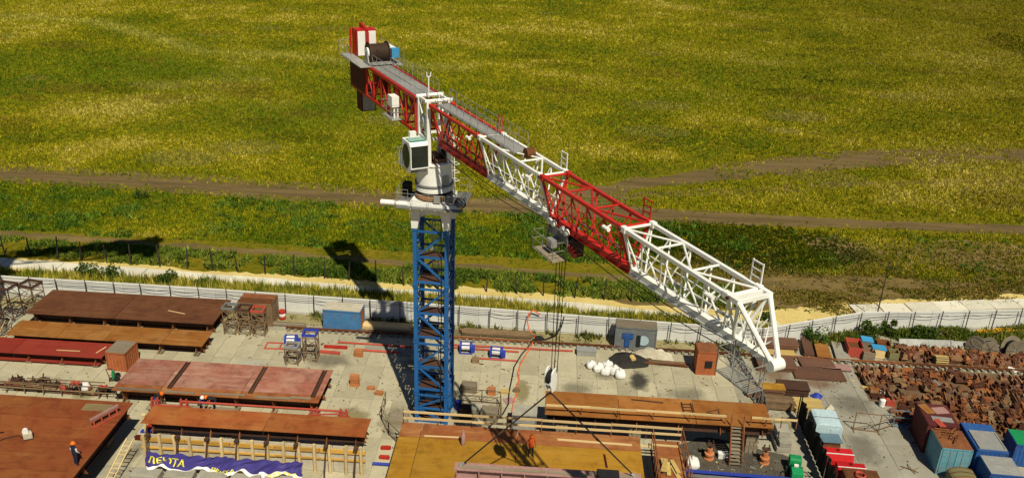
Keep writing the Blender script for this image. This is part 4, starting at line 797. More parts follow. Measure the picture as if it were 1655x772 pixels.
# joint bars on the pink deck
for x, lb in ((-28.6,'dark steel channel lying across the pink deck near the rusty container'),(-22.2,'dark steel channel lying across the pink deck above the vermilion plate'),(-17.3,'dark steel channel lying along the end edge of the pink deck')):
    one('steel_channel', lb, 'channel', MB().box(-.16,.16,-1.9,1.9,0,.03).box(-.16,-.12,-1.9,1.9,.03,.14).box(.12,.16,-1.9,1.9,.03,.14), 'dark_steel', (x,57.6,1.51))
for i, (x, y, l) in enumerate(((-31,55.3,3.2),(-27.6,55.25,2.4),(-24.2,55.35,3.4),(-20.3,55.3,2.8),(-18.2,55.5,1.6))): one('plank', 'loose plank lying along the pink deck edge facing the red tube', 'plank', MB().cbox((0,0,.03),(l,.22,.05)), 'timber_grey', (x,y,1.512), jit(.04), group='planks on the pink deck edge')
for i, (x, y, l, a) in enumerate(((-39.5,60.9,2.0,.02),(-36.9,61.3,1.1,1.25))): one('lath', 'pale wooden lath lying on the bright red deck', 'lath', MB().cbox((0,0,.03),(l,.07,.05)), 'timber_pale', (x,y,1.06), a, group='laths on the red deck')
one('lath', 'short pale lath lying on the dark brown deck', 'lath', MB().cbox((0,0,.03),(1.8,.08,.05)), 'timber_pale', (-33.2,68.0,1.31), -.25)

# timber guardrails
def guardrail(label, x0, x1, y, z, n, h=1.05, rows=(.5, 1)):
    t = thing('guardrail', label, 'guardrail', (x0,y,z)); w = x1-x0
    for i in range(n): x = w*i/(n-1); mk('post', MB().bar((x,0,-.02),(x,jit(.05),h+.12),.07), 'rust', t)
    seg = 4
    for hh in [h*q_ for q_ in rows]:
        for k in range(seg):
            a = w*k/seg; b = w*(k+1)/seg-.02; mk('rail_board', MB().bar((a,-.07,hh+jit(.02)),(b,-.07,hh+jit(.03)),.05,.17), 'timber_pale', t)
    return t
guardrail('double board timber guardrail along the ochre deck edge facing the mast', -9.4, 10.3, 51.05, 3.0, 9)
guardrail('single board timber guardrail along the tan deck edge facing the ochre deck', .7, 13.9, 53.7, 2.8, 6, .75, (1,))
guardrail('short board guardrail on the tan deck between stairway and concrete blocks', 15.7, 19.0, 53.68, 2.8, 4, .75, (1,))
for i, (x, y, l, a) in enumerate(((4.2,50.2,5.2,-.02),(6.6,50.45,3.2,-.05),(9.0,50.6,2.2,-.02))): one('timber_board', 'pale timber board lying flat beside the guardrail on the decks', 'board', MB().cbox((0,0,.03),(l,.2,.05)), 'timber_pale', (x,y,3.012 if x < 7.4-l/2 else 2.812), a, group='boards beside the guardrail')
one('timber_board', 'single pale board lying across the seam of the ochre deck', 'board', MB().cbox((0,0,.03),(2.6,.12,.05)), 'timber_pale', (-6.4,49.75,3.01), .03)
one('gas_cylinder', 'small pink cylinder standing on the ochre deck near the pale board', 'cylinder', MB().lathe([(.13,0),(.15,.04),(.15,.9),(.07,1.08),(.07,1.2)],12), 'mauve_steel', (-4.9,49.0,3.012), smooth=True)
for i in range(5): one('wood_offcut', 'yellow wood offcut piled on the rose deck strip', 'wood', MB().cbox((0,0,0),(.28,1.4,.07)), 'timber_yellow', (9.2+jit(.5),47.9+jit(.4),2.86+i*.07), jit(.5), group='offcuts on the rose strip')
one('steel_angle', 'dark red steel angle lying on the corner of the ochre deck', 'angle', MB().box(-.06,.06,-.7,.7,0,.03).box(-.06,-.03,-.7,.7,.03,.13), 'crane_dark_red', (4.9,48.2,3.012), .08)
one('plank_mat', 'worn brown plank mat lying on the russet deck', 'mat', MB().box(-1.0,1.0,-.4,.4,0,.03).box(-1.0,1.0,-.4,-.14,.03,.06).box(-1.0,1.0,-.12,.13,.03,.055).box(-1.0,1.0,.15,.4,.03,.06), 'plank_mat', (-31.5,50.6,3.012), .02)
rk = thing('steel_rack', 'pink steel rack leaning along the edge of the russet deck', 'rack', (-30.2,49.2,3.01), R(62))
for x in (-.9,-.3,.3,.9): mk('rack_post', MB().bar((x,-.1,0),(x,0,.55),.08), 'primer_red', rk)
mk('rack_beam', MB().box(-1.1,1.1,-.08,.08,.55,.72), 'mauve_steel', rk); mk('rack_foot', MB().box(-1.1,1.1,-.2,-.1,0,.08), 'primer_red', rk)
wm = thing('wire_feeder', 'pale welding wire feeder standing on the russet deck', 'welder', (-34.3,46.7,3.01), .5)
mk('case', MB().box(-.28,.28,-.2,.2,.05,.5), 'tarp_cream', wm, bevel=.04); mk('reel', MB().tube((-.1,-.1,.62),(-.1,.1,.62),.2,14), 'white_sack', wm, smooth=True); mk('handle', MB().path([(-.25,0,.5),(-.25,0,.75),(.25,0,.75),(.25,0,.5)],.02,6), 'dark_steel', wm)
mk('skid', MB().box(-.3,.3,-.22,-.16,0,.05).box(-.3,.3,.16,.22,0,.05), 'dark_steel', wm)
one('welding_cable', 'thin dark cable trailing across the russet deck', 'cable', MB().path([(-34.6,46.6,3.05),(-35.1,46.9,3.03),(-35.8,46.5,3.03),(-36.6,45.6,3.03),(-38,45.2,3.03),(-41,45.3,3.03)],.03,6), 'black_rubber')
ym = thing('pipe_trestle', 'yellow tube frame on the russet deck by the cable', 'frame', (-36.9,46.3,3.01), .3)
for s in (-1, 1): mk('leg', MB().tube((s*.5,-.5,0),(0,0,1.0),.05,8).tube((s*.5,.5,0),(0,0,1.0),.05,8), 'yellow_paint', ym)
mk('cross_tube', MB().tube((-.9,0,1.0),(.9,0,.9),.06,8), 'yellow_paint', ym)

# ------------------------------------------------------------------ formwork below the vermilion plate, with the banner
fw_ = thing('formwork', 'timber and panel formwork standing along the vermilion deck plate', 'formwork', (-19.7,48.75,0))
pp = MB().box(-.09,.09,-.08,.08,0,2.45).mesh('post')
for i in range(15): mo('post', pp, 'timber_pale', fw_, (-7.7+i*1.1, jit(.03), 0), rot=(jit(.02), jit(.02), 0))
for zz, hh in ((1.1, .12), (1.72, .3)):
    for k in range(5): mk('waler', MB().box(-8.0+k*3.2,-8.0+k*3.2+3.16,.085,.2,zz,zz+hh), 'waler_yellow', fw_)
for k in range(7): mk('form_panel', MB().box(-8.0+k*2.28,-8.0+k*2.28+2.25,.22,.28,.05,2.25), 'tarp_cream', fw_)
sp_ = MB().tube((0,.1,2.4),(0,-.9,.1),.05,6).cbox((0,.1,2.45),(.3,.3,.12)).cbox((0,-.9,.05),(.3,.3,.1)).mesh('prop')
for i in range(8): mo('prop', sp_, 'dark_steel', fw_, (-7.3+i*2.1, -.25, 0))
for i in range(7):
    one('concrete_block', 'grey concrete block in the row in front of the formwork', 'block', MB().cbox((0,0,.32),(2.0,.9,.64)), 'old_concrete', (-26.6+i*2.3,47.0+jit(.1),0), jit(.02), group='blocks in front of the formwork', bevel=.03)
# draped banner
ban = thing('banner', 'crumpled purple advertising banner with yellow letters hung on the formwork', 'banner', (-21.4,48.1,0))
BW, BH = 11.0, 1.25
def bsurf(u, v, off=0.0):
    """u along 0..1, v down 0..1"""
    sag = .26*(math.sin(u*math.pi*4)**2)*v+.07*math.sin(u*23)*v+.03*math.sin(u*61)-.08*(math.sin(u*math.pi*4)**2)*(1-v)
    y = -.30-.55*v**1.4+.11*math.sin(u*31+v*3+2*math.sin(u*9))*(.3+v)+.06*math.sin(u*87+v*9+3*math.sin(u*13))+.04*math.sin(v*14+u*41)
    return (-BW/2+u*BW+.05*math.sin(v*9+u*20), y-off, 1.62-.16*u*0-v*BH*.9+sag)
nu, nv = 150, 12; vv = [bsurf(i/nu, j/nv) for j in range(nv+1) for i in range(nu+1)]; ff = []; fw2 = []
for j in range(nv):
    for i in range(nu):
        q = (j*(nu+1)+i, j*(nu+1)+i+1, (j+1)*(nu+1)+i+1, (j+1)*(nu+1)+i); (fw2 if j >= nv-2-(1 if .72 < i/nu < .9 else 0) else ff).append(q)
mk('cloth', MB().add(vv, ff), 'banner_purple', ban, smooth=True); mk('white_border', MB().add(vv, fw2), 'banner_white', ban, smooth=True)
def letters(txt, u0, v0, hgt, slant=0, squash=1.0):
    cu = bpy.data.curves.new('lettering', 'FONT'); cu.body = txt; cu.size = 1; cu.resolution_u = 3; cu.extrude = 0; cu.offset = .02
    ob = bpy.data.objects.new('lettering', cu); col.objects.link(ob); dg = bpy.context.evaluated_depsgraph_get(); me = bpy.data.meshes.new_from_object(ob.evaluated_get(dg)); bpy.data.objects.remove(ob); bpy.data.curves.remove(cu)
    import bmesh
    bm = bmesh.new(); bm.from_mesh(me); bmesh.ops.triangulate(bm, faces=bm.faces); bmesh.ops.subdivide_edges(bm, edges=[e for e in bm.edges if e.calc_length() > .15], cuts=3, use_grid_fill=False)
    for vert in bm.verts: x, y = vert.co.x, vert.co.y; vert.co = bsurf(u0+x*hgt*1.25/BW, v0-y*hgt/BH*squash+slant*x, .035)
    bm.to_mesh(me); bm.free(); mo('lettering', me, 'banner_yellow', ban)
letters('ЛЕНТА', .02, .62, .62, .01); letters('ЛЕНТА', .42, .86, .42, .0, .6); letters('ЛЕНТА', .78, .97, .5, 0, .7)

# red roller frame behind the vermilion plate
rf = thing('roller_rig', 'long red tube on red trestles behind the vermilion plate', 'frame', (-21.4,53.3,0))
mk('long_tube', MB().tube((-5.3,0,2.1),(7.0,0,2.1),.09,10), 'primer_red', rf, smooth=True)
for x in (-7.2,-5.0,4.9,7.1):
    mk('trestle', MB().bar((x-.35,-.3,0),(x-.2,0,2.3),.13).bar((x+.35,-.3,0),(x+.2,0,2.3),.13).bar((x-.35,.3,0),(x-.2,0,2.3),.11).bar((x+.35,.3,0),(x+.2,0,2.3),.11).bar((x-.45,0,1.65),(x+.45,0,1.65),.12).bar((x-.35,0,2.0),(x+.35,0,2.0),.12), 'primer_red', rf)
mk('cross_tube', MB().tube((-7.4,0,1.65),(-4.8,0,1.65),.07,8).tube((4.7,0,1.65),(7.3,0,1.9),.07,8), 'primer_red', rf, smooth=True)

# ------------------------------------------------------------------ people
def person(label, loc, rz, J, cols, helmet):
    """J: joint positions; cols: trousers, top, sleeves, vest or None"""
    E = [('pelvis','spine'),('spine','chest'),('chest','neck'),('neck','head'),('head','crown'),('pelvis','hipl'),('hipl','kneel'),('kneel','anklel'),('anklel','toel'),('pelvis','hipr'),('hipr','kneer'),('kneer','ankler'),('ankler','toer'),
         ('chest','shl'),('shl','ell'),('ell','wrl'),('wrl','pal'),('chest','shr'),('shr','elr'),('elr','wrr'),('wrr','par')]
    Rr = dict(pelvis=.15,spine=.14,chest=.16,neck=.06,head=.095,crown=.08,hipl=.1,hipr=.1,kneel=.068,kneer=.068,anklel=.045,ankler=.045,toel=.045,toer=.045,shl=.07,shr=.07,ell=.05,elr=.05,wrl=.034,wrr=.034,pal=.036,par=.036)
    names = list(Rr); P = {k: Vector(J[k]) for k in names}; vs_ = [tuple(P[k]) for k in names]; rad = [Rr[k] for k in names]; ed = [(names.index(a), names.index(b)) for a, b in E]
    for s in 'lr':                                                          # five fingers
        w = P['wr'+s]; p = P['pa'+s]; d = (p-w).normalized(); a = d.cross(Vector((0,1,0)));  a = a.normalized() if a.length > .1 else Vector((0,0,1))
        for k_, (o_, l_) in enumerate(((-.03,.07),(-.01,.085),(.01,.08),(.03,.065),(.05,.05))):
            b0 = p+a*o_*.8 if k_ < 4 else w+d*.03+a*.04; m_ = b0+d*l_*.6+(a*.02 if k_ == 4 else Vector((0,0,0))); e_ = m_+d*l_*.4+Vector((0,.015,-.01)); i0 = len(vs_); vs_ += [tuple(m_), tuple(e_)]; rad += [.011,.009]; ed += [(names.index('pa'+s) if k_ < 4 else names.index('wr'+s), i0), (i0, i0+1)]
    me = bpy.data.meshes.new('person'); me.from_pydata(vs_, ed, []); ob = bpy.data.objects.new('tmp', me); col.objects.link(ob)
    sk = ob.modifiers.new('s', 'SKIN'); sv = me.skin_vertices[0].data
    for i, r_ in enumerate(rad): sv[i].radius = (r_, r_)
    sv[0].use_root = True; ob.modifiers.new('u', 'SUBSURF').levels = 1
    dg = bpy.context.evaluated_depsgraph_get(); body = bpy.data.meshes.new_from_object(ob.evaluated_get(dg)); bpy.data.objects.remove(ob)
    body.name = 'person'; body.materials.clear()
    for c in ('skin', cols[0], cols[1], cols[2], 'cloth_dark'): body.materials.append(MATS[c])
    seg = {'skin': [('neck','head'),('head','crown'),('wrl','pal'),('wrr','par')], 1: [('pelvis','hipl'),('pelvis','hipr'),('hipl','kneel'),('kneel','anklel'),('hipr','kneer'),('kneer','ankler')], 2: [('pelvis','spine'),('spine','chest'),('chest','neck'),('chest','shl'),('chest','shr')], 3: [('shl','ell'),('ell','wrl'),('shr','elr'),('elr','wrr')], 4: [('anklel','toel'),('ankler','toer')]}
    def dseg(p, a, b):
        ab = b-a; t = max(0, min(1, (p-a).dot(ab)/max(1e-6, ab.length_squared))); return (p-a-ab*t).length
    for pl in body.polygons:
        pl.use_smooth = True; best = min(((dseg(pl.center, P[a], P[b])/(1.6 if k_ == 2 else 1), k_) for k_, ls in seg.items() for a, b in ls), key=lambda q: q[0]); pl.material_index = 0 if best[1] == 'skin' else best[1]
    o = mo('person', body, None, None, loc, rz); tag(o, label, 'person')
    c = P['crown']; dn = (P['crown']-P['head']).normalized(); q = dn.to_track_quat('Z','Y').to_euler()
    mk('hard_hat', MB().lathe([(.17,-.03),(.165,0),(.135,.01),(.13,.06),(.095,.12),(.03,.145)],16), helmet, o, tuple(c-dn*.05), rot=q, smooth=True)
    h_ = P['head']; fwd = Vector((0,-1,0)); mk('nose', MB().lathe([(.018,-.02),(.02,0),(.008,.03)],6, tuple(h_+fwd*.095+Vector((0,0,-.01)))), 'skin', o)
    for s in (-1, 1): mk('eye', MB().lathe([(.006,-.01),(.014,0),(.006,.01)],6, tuple(h_+fwd*.088+Vector((s*.035,0,.03)))), 'black_rubber', o); mk('ear', MB().lathe([(.008,-.03),(.02,0),(.008,.03)],6, tuple(h_+Vector((s*.1,0,0)))), 'skin', o)
    mk('mouth', MB().cbox(tuple(h_+fwd*.092+Vector((0,0,-.05))), (.045,.01,.012)), 'primer_red', o)
    return o
STAND = dict(pelvis=(0,0,.95),spine=(0,-.01,1.12),chest=(0,0,1.36),neck=(0,-.01,1.52),head=(0,-.03,1.63),crown=(0,-.03,1.73),hipl=(.1,0,.9),hipr=(-.1,0,.9),kneel=(.12,-.04,.5),kneer=(-.12,.02,.5),anklel=(.14,-.0,.08),ankler=(-.13,.08,.08),toel=(.17,-.17,.045),toer=(-.16,-.08,.045),
             shl=(.2,0,1.42),shr=(-.2,0,1.42),ell=(.27,.02,1.14),elr=(-.27,.02,1.14),wrl=(.26,-.12,.92),wrr=(-.25,-.14,.94),pal=(.25,-.17,.86),par=(-.24,-.19,.88))
BEND = dict(STAND); BEND.update(pelvis=(0,.12,.88),spine=(0,-.02,1.0),chest=(0,-.26,1.13),neck=(0,-.4,1.2),head=(0,-.5,1.23),crown=(0,-.58,1.28),hipl=(.1,.12,.84),hipr=(-.1,.12,.84),kneel=(.14,-.08,.48),kneer=(-.14,.02,.48),shl=(.2,-.3,1.12),shr=(-.2,-.3,1.12),ell=(.26,-.38,.86),elr=(-.26,-.36,.86),wrl=(.2,-.5,.66),wrr=(-.2,-.48,.66),pal=(.18,-.53,.6),par=(-.18,-.51,.6))
CROUCH = dict(STAND); CROUCH.update(pelvis=(0,.18,.42),spine=(0,.08,.58),chest=(0,-.06,.8),neck=(0,-.12,.95),head=(0,-.16,1.05),crown=(0,-.18,1.15),hipl=(.1,.16,.38),hipr=(-.1,.16,.38),kneel=(.18,-.24,.5),kneer=(-.18,-.22,.46),shl=(.2,-.06,.85),shr=(-.2,-.06,.85),ell=(.28,-.28,.66),elr=(-.28,-.28,.66),wrl=(.16,-.42,.52),wrr=(-.16,-.42,.52),pal=(.12,-.45,.46),par=(-.12,-.45,.46))
person('worker in orange helmet, white shirt and navy overalls on the russet deck', (-29.72,44.35,3.01), R(160), STAND, ('cloth_navy','cloth_navy','cloth_white'), 'helmet_orange')
person('worker in orange vest and dark trousers standing on the ochre deck', (-.2,48.2,3.01), R(20), STAND, ('cloth_dark','cloth_orange','cloth_orange'), 'helmet_orange')
wp = thing('work_platform', 'low timber work platform between the pink deck and the red tube', 'platform', (-26.3,54.15,0))
for k in range(4): mk('board', MB().box(-3.4+k*1.7,-1.74+k*1.7,-.42,.42,.84,.9), 'timber_grey', wp)
for x_ in (-3.2,-1.0,1.2,3.2): mk('trestle', MB().bar((x_,-.35,0),(x_,-.2,.82),.08).bar((x_,.35,0),(x_,.2,.82),.08).bar((x_,-.4,.8),(x_,.4,.8),.08), 'scaffold_tube', wp)
person('worker in orange helmet and blue trousers bending by the red trestles', (-28.9,54.2,.905), R(75), BEND, ('cloth_blue','cloth_dark','cloth_dark'), 'helmet_orange')
person('worker in white helmet crouching beside the pink deck', (-25.4,54.25,.905), R(30), CROUCH, ('cloth_dark','cloth_blue','cloth_blue'), 'helmet_white')
person('worker in orange helmet bending over next to the crouching worker', (-24.5,54.2,.905), R(-60), BEND, ('cloth_navy','cloth_dark','primer_red'), 'helmet_orange')

# ------------------------------------------------------------------ sheds and containers
def corr(x0, x1, y, z0, z1, amp=.04, pitch=.28):
    """one corrugated sheet facing -y at y"""
    n = max(4, int((x1-x0)/pitch*4)); v = []; f = []
    for i in range(n+1): x = x0+(x1-x0)*i/n; yy = y-(amp if i % 4 in (1, 2) else 0); v += [(x, yy, z0), (x, yy, z1)]
    return v, [(2*i, 2*i+2, 2*i+3, 2*i+1) for i in range(n)]
def container(name, label, cx, cy, w, d, h, rz, side, roof=None, door=None, cat='container', z=0, ribs=True, window=None, lid=0):
    t = thing(name, label, cat, (cx, cy, z), rz); W2, D2 = w/2, d/2
    mk('frame', MB().box(-W2,W2,-D2,D2,.02,.14).box(-W2,-W2+.1,-D2,-D2+.1,.1,h).box(W2-.1,W2,-D2,-D2+.1,.1,h).box(-W2,-W2+.1,D2-.1,D2,.1,h).box(W2-.1,W2,D2-.1,D2,.1,h).box(-W2,W2,-D2,-D2+.1,h-.12,h-.002).box(-W2,W2,D2-.1,D2,h-.12,h-.002).box(-W2,-W2+.1,-D2+.1,D2-.1,h-.12,h-.002).box(W2-.1,W2,-D2+.1,D2-.1,h-.12,h-.002), side, t)
    for k in range(4):
        a = k*math.pi/2; L_w = (W2 if k % 2 == 0 else D2)-.09; Y = (D2 if k % 2 == 0 else W2)-.05; v, f = corr(-L_w, L_w, -Y, .12, h-.1, .035 if ribs else .0); mk('side_panel', MB().add(v, f), side, t, rz=a)
    nr = max(1, round(d/1.2))
    for k in range(nr): mk('roof_sheet', MB().box(-W2+.03,W2-.03,-D2+.03+(d-.06)*k/nr,-D2+.03+(d-.06)*(k+1)/nr-.015,h,h+.035+jit(.006)), roof or side, t)
    if door:
        for s in (-1, 1):
            dd = mk('door', MB().box(min(s*.02,s*(W2-.13)),max(s*.02,s*(W2-.13)),-D2-.03,-D2-.0,.18,h-.16), door, t); mk('lock_bar', MB().tube((s*W2*.4,-D2-.05,.2),(s*W2*.4,-D2-.05,h-.2),.02,6), 'galvanised', dd)
    if window: x0, x1, z0, z1 = window; mk('window', MB().box(x0,x1,-D2-.03,-D2+.02,z0,z1), 'black_rubber', t)
    return t
shed_ = container('storage_shed', 'faded blue metal shed with tan roof beside the white wall', -18.1, 69.35, 3.5, 1.6, 2.15, R(-2), 'blue_hut', 'tarp_cream', ribs=False)
sp1 = [c for c in shed_.children if c.name.startswith('side_panel')][1]; sp1.data.materials[0] = MATS['rust_bright']; sp1['label'] = 'rusty orange end wall'
container('storage_shed', 'rusty brown shed behind the scaffold frames by the wall', -26.2, 69.7, 3.2, 1.9, 2.3, R(-1), 'scaffold_tube', 'rust', ribs=False)
hut = container('site_hut', 'grey blue hut with painted blue shapes beside the wall', 8.6, 69.0, 3.7, 1.5, 2.3, R(-3), 'hut_grey', 'timber_grey', ribs=False)
mk('blue_mural', MB().box(-1.2,-.2,-.80,-.775,1.2,1.75).box(-.95,-.5,-.80,-.775,.35,1.2), 'container_blue', hut); mk('pale_mural', MB().prism([(.7+.5*math.cos(t), 1.1+.5*math.sin(t)) for t in [i*.52 for i in range(12)]],-.80,-.775,'y'), 'pale_blue', hut); mk('doorway', MB().box(.1,.45,-.805,-.77,.5,1.6), 'black_rubber', hut)
container('tool_box', 'tall rusty orange metal box with a square window in front', 14.4, 65.6, 1.75, 1.6, 2.3, R(1), 'rust_orange_box', 'rust', ribs=False, window=(-.15,.45,.75,1.4))
container('rusty_container', 'small rusty orange container beside the bright red deck', -34.9, 60.9, 1.75, 2.0, 1.75, R(-4), 'rust_orange_box', 'timber_grey', ribs=True)
container('shipping_container', 'dark maroon container behind the teal one', 30.55, 57.0, 2.3, 2.9, 2.55, R(-3), 'container_maroon', 'container_maroon', ribs=True)
container('shipping_container', 'weathered teal corrugated container with rusty roof', 30.55, 54.2, 2.2, 2.4, 2.35, R(-3), 'container_teal', 'rust', ribs=True, door='container_teal')
container('shipping_container', 'blue container with framed grey roof panel', 32.95, 54.5, 2.2, 3.4, 2.5, R(-3), 'container_blue', 'container_blue')
container('shipping_container', 'blue container with pale grey roof at the front of its row', 32.95, 51.6, 2.2, 2.1, 2.2, R(-3), 'container_blue', 'galvanised', door='container_blue')
one('framed_sheet', 'framed grey panel lying on the blue container roof', 'panel', MB().box(-.85,.85,-1.0,1.0,0,.05).box(-.95,-.85,-1.1,1.1,0,.1).box(.85,.95,-1.1,1.1,0,.1).box(-.85,.85,-1.1,-1.0,0,.1).box(-.85,.85,1.0,1.1,0,.1), 'galvanised', (32.95,54.0,2.545), R(-3))
container('shipping_container', 'blue container with green roof edge at the scrap field side', 36.6, 55.6, 1.9, 2.0, 1.9, R(-6), 'container_blue', 'machine_green')
container('flat_container', 'low rusty open-topped container with a hose coil on its lid', 23.2, 50.4, 2.4, 2.2, 1.2, R(-2), 'rust', 'rust')
for i, (x, y, w, d, mt, lb) in enumerate(((29.9,57.6,.7,1.2,'orange_deck','orange rusty sheet on the maroon container roof'),(30.9,57.5,1.1,.8,'mauve_steel','mauve sheet on the maroon container roof'),(30.6,56.3,1.5,.6,'galvanised','grey sheet on the maroon container roof'),(30.2,55.8,.5,1.0,'primer_red','red sheet bridging the maroon container roof edge'))): one('sheet', lb, 'sheet', MB().box(-w/2,w/2,-d/2,d/2,0,.05), mt, (x,y,2.6+i*.001), jit(.3))
for i in range(12): one('pipe_offcut', 'rusty pipe offcut lying on the teal container roof', 'pipe', MB().tube((-.5,0,.05),(.5,0,.05),.045,6), 'rust', (30.5+jit(.5),54.6+jit(.7),2.385+(i % 3)*.07), jit(1.5), group='pipe offcuts on the teal container')
ob_ = thing('round_trailer', 'olive ribbed round-topped bin in front of the teal container', 'bin', (30.7,51.6,0), R(-3))
arc = [(math.cos(t)*.95, .85+math.sin(t)*.42) for t in [math.pi*i/10 for i in range(11)]]
mk('shell', MB().prism([(-.95,.05)]+arc[::-1]+[(.95,.05)], -.75, .75, 'y'), 'container_olive', ob_)
for y in (-.76,-.25,.25,.74): mk('hoop', MB().prism([(a*1.03, (b-.85)*1.05+.86) for a, b in arc]+[(a*.98, (b-.85)*.98+.84) for a, b in arc[::-1]], y-.04, y+.04, 'y'), 'rust', ob_)
# row beside the black net fence
pc = thing('cabin_trailer', 'pale blue site cabin with rounded roof next to the black net fence', 'cabin', (22.2,56.7,0), R(-2))
mk('body', MB().prism([(-1.0,.35),(1.05,.35),(1.05,1.6),(.95,1.85),(.7,1.95),(-.7,1.95),(-.95,1.85),(-1.0,1.6)], -1.05, 1.05, 'y'), 'pale_blue', pc, bevel=.05)
mk('roof_seam', MB().box(-.9,1.0,-.1,-.05,1.95,1.98), 'grey_steel', pc); mk('door', MB().box(.15,.75,-1.08,-1.05,.4,1.6), 'pale_blue', pc); mk('chassis', MB().box(-.9,1.0,-1.0,1.0,.2,.35), 'dark_steel', pc)
for s in (-1, 1): mk('wheel', MB().tube((s*.95,0,.25),(s*.75,0,.25),.25,14), 'black_rubber', pc)
bs = thing('material_stack', 'stack of rusty bundles under a slate blue lid beside the pale cabin', 'stack', (22.1,54.85,0))
for i in range(9): mk('bundle_layer', MB().box(-.66+jit(.04),.66+jit(.04),-.45,.45,.02+i*.14,.02+i*.14+.125), 'rust', bs)
mk('lid', MB().box(-.75,.75,-.55,.55,1.29,1.36), 'slate_blue', bs)
def red_bin(label, x, y, w, d, h):
    t = thing('red_bin', label, 'bin', (x,y,0), R(-2)); mk('body', MB().prism([(-d/2,.12),(d/2,.12),(d/2,h*.85),(d*.35,h),(-d*.3,h),(-d/2,h*.6)], -w/2, w/2, 'x'), 'cargo_red', t, bevel=.04)
    mk('lid_rib', MB().box(-w/2-.02,w/2+.02,-d*.33,-d*.27,h,h+.03), 'signal_white', t); mk('skid', MB().box(-w/2+.1,-w/2+.25,-d/2,d/2,0,.12).box(w/2-.25,w/2-.1,-d/2,d/2,0,.12), 'dark_steel', t); mk('vent', MB().lathe([(.12,0),(.12,.06),(.05,.07)],10,(0,.1,h)), 'crane_dark_red', t)
red_bin('bright red metal bin beside the stack with the blue lid', 22.35, 53.55, 2.1, 1.15, 1.15); red_bin('bright red metal bin just behind the low rusty container', 22.9, 52.15, 2.0, .9, 1.0)
one('hose_coil', 'coil of red hose lying on the low rusty container', 'hose', MB().path([(math.cos(t*.7)*(.3+.02*(t % 5)), math.sin(t*.7)*(.3+.02*(t % 5)), .05+t*.004) for t in range(46)],.035,5), 'primer_red', (23.0,50.6,1.25))
nf = thing('net_fence', 'black netting screen fence between the tan deck yard and the roadway', 'fence', (20.85,53.8,0), R(90))
for i in range(6): mk('post', MB().tube((-4.4+i*1.95,0,0),(-4.4+i*1.95,0,2.3),.05,6), 'fence_post', nf)
for i in range(5):
    a = -4.35+i*1.95; v = []; f = []
    for k in range(13):
        for j in range(5): v.append((a+1.85*k/12, .05*math.sin(k*1.7+i)+.03*j*math.sin(k),   .08+j*.54-(.06*math.sin(math.pi*k/12) if j == 4 else 0)))
    for k in range(12):
        for j in range(4): f.append((k*5+j,(k+1)*5+j,(k+1)*5+j+1,k*5+j+1))
    mk('net_panel', MB().add(v, f), 'net_black', nf)
gt = thing('mesh_gate', 'rusty tube gate frame standing across the concrete roadway', 'gate', (25.9,57.95,0), R(-5))
mk('gate_frame', MB().bar((-.95,0,.06),(-.95,0,1.65),.07).bar((.95,0,.06),(.95,0,1.65),.07).bar((-.95,0,.1),(.95,0,.1),.07).bar((-.95,0,1.62),(.95,0,1.62),.07).bar((-.1,0,.1),(.3,0,.7),.05), 'scaffold_tube', gt); mk('gate_foot', MB().box(-1.0,-.9,-.4,.4,0,.06).box(.9,1.0,-.4,.4,0,.06), 'scaffold_tube', gt); mk('brace', MB().bar((-.9,0,.15),(.9,0,.85),.04), 'scaffold_tube', gt)
gt2 = thing('mesh_gate', 'low leaning tube barrier beside the rusty gate frame', 'barrier', (27.6,58.3,0), R(28))
mk('gate_frame', MB().bar((-.75,0,.04),(-.75,.1,.9),.05).bar((.75,0,.04),(.75,.1,.9),.05).bar((-.75,.1,.9),(.75,.1,.9),.05).bar((-.75,0,.3),(.75,0,.3),.05), 'scaffold_tube', gt2)
cg = thing('wire_cage', 'wire cage filled with rusty rods beside the maroon container', 'cage', (29.0,59.2,0), R(-4))
mk('cage_frame', MB().box(-.7,.7,-.5,.5,.05,.12).bar((-.7,-.5,.1),(-.7,-.5,.95),.05).bar((.7,-.5,.1),(.7,-.5,.95),.05).bar((-.7,.5,.1),(-.7,.5,.95),.05).bar((.7,.5,.1),(.7,.5,.95),.05).bar((-.7,-.5,.95),(.7,-.5,.95),.05).bar((-.7,.5,.95),(.7,.5,.95),.05), 'slate_blue', cg)
for i in range(14): mk('rod', MB().tube((-.6,jit(.4),.16+.05*i),(.6,jit(.4),.18+.05*i),.03,5), 'rust', cg)

# green compressor
gm = thing('compressor', 'green twin-box compressor with hoses beside the net fence', 'compressor', (18.95,52.1,0), R(-8))
mk('skid', MB().box(-.5,.5,-1.3,.9,.05,.15), 'dark_steel', gm); mk('engine_hood', MB().prism([(.1,.15),(.85,.15),(.85,1.05),(.7,1.15),(.2,1.15),(.1,1.0)],-.42,.42,'x'), 'machine_green', gm, bevel=.04); mk('tank', MB().tube((0,-.35,.55),(0,.12,.55),.36,16), 'machine_green', gm, smooth=True); mk('control_box', MB().box(-.38,.42,-1.25,-.5,.15,.95), 'machine_green', gm, bevel=.04); mk('gauge_panel', MB().box(-.15,.15,-.36,-.2,.85,1.0), 'crane_white', gm)
mk('hose', MB().path([(.4,-.2,.5),(.8,-.1,.3),(1.1,-.2,.06),(1.3,.2,.05),(1.0,.4,.05)],.035,6).path([(-.4,-.3,.5),(-.9,-.2,.2),(-1.1,-.7,.05),(-.8,-1.0,.05)],.035,6), 'black_rubber', gm)
for s in (-1, 1): mk('wheel', MB().tube((s*.5,.3,.2),(s*.6,.3,.2),.2,14), 'black_rubber', gm)

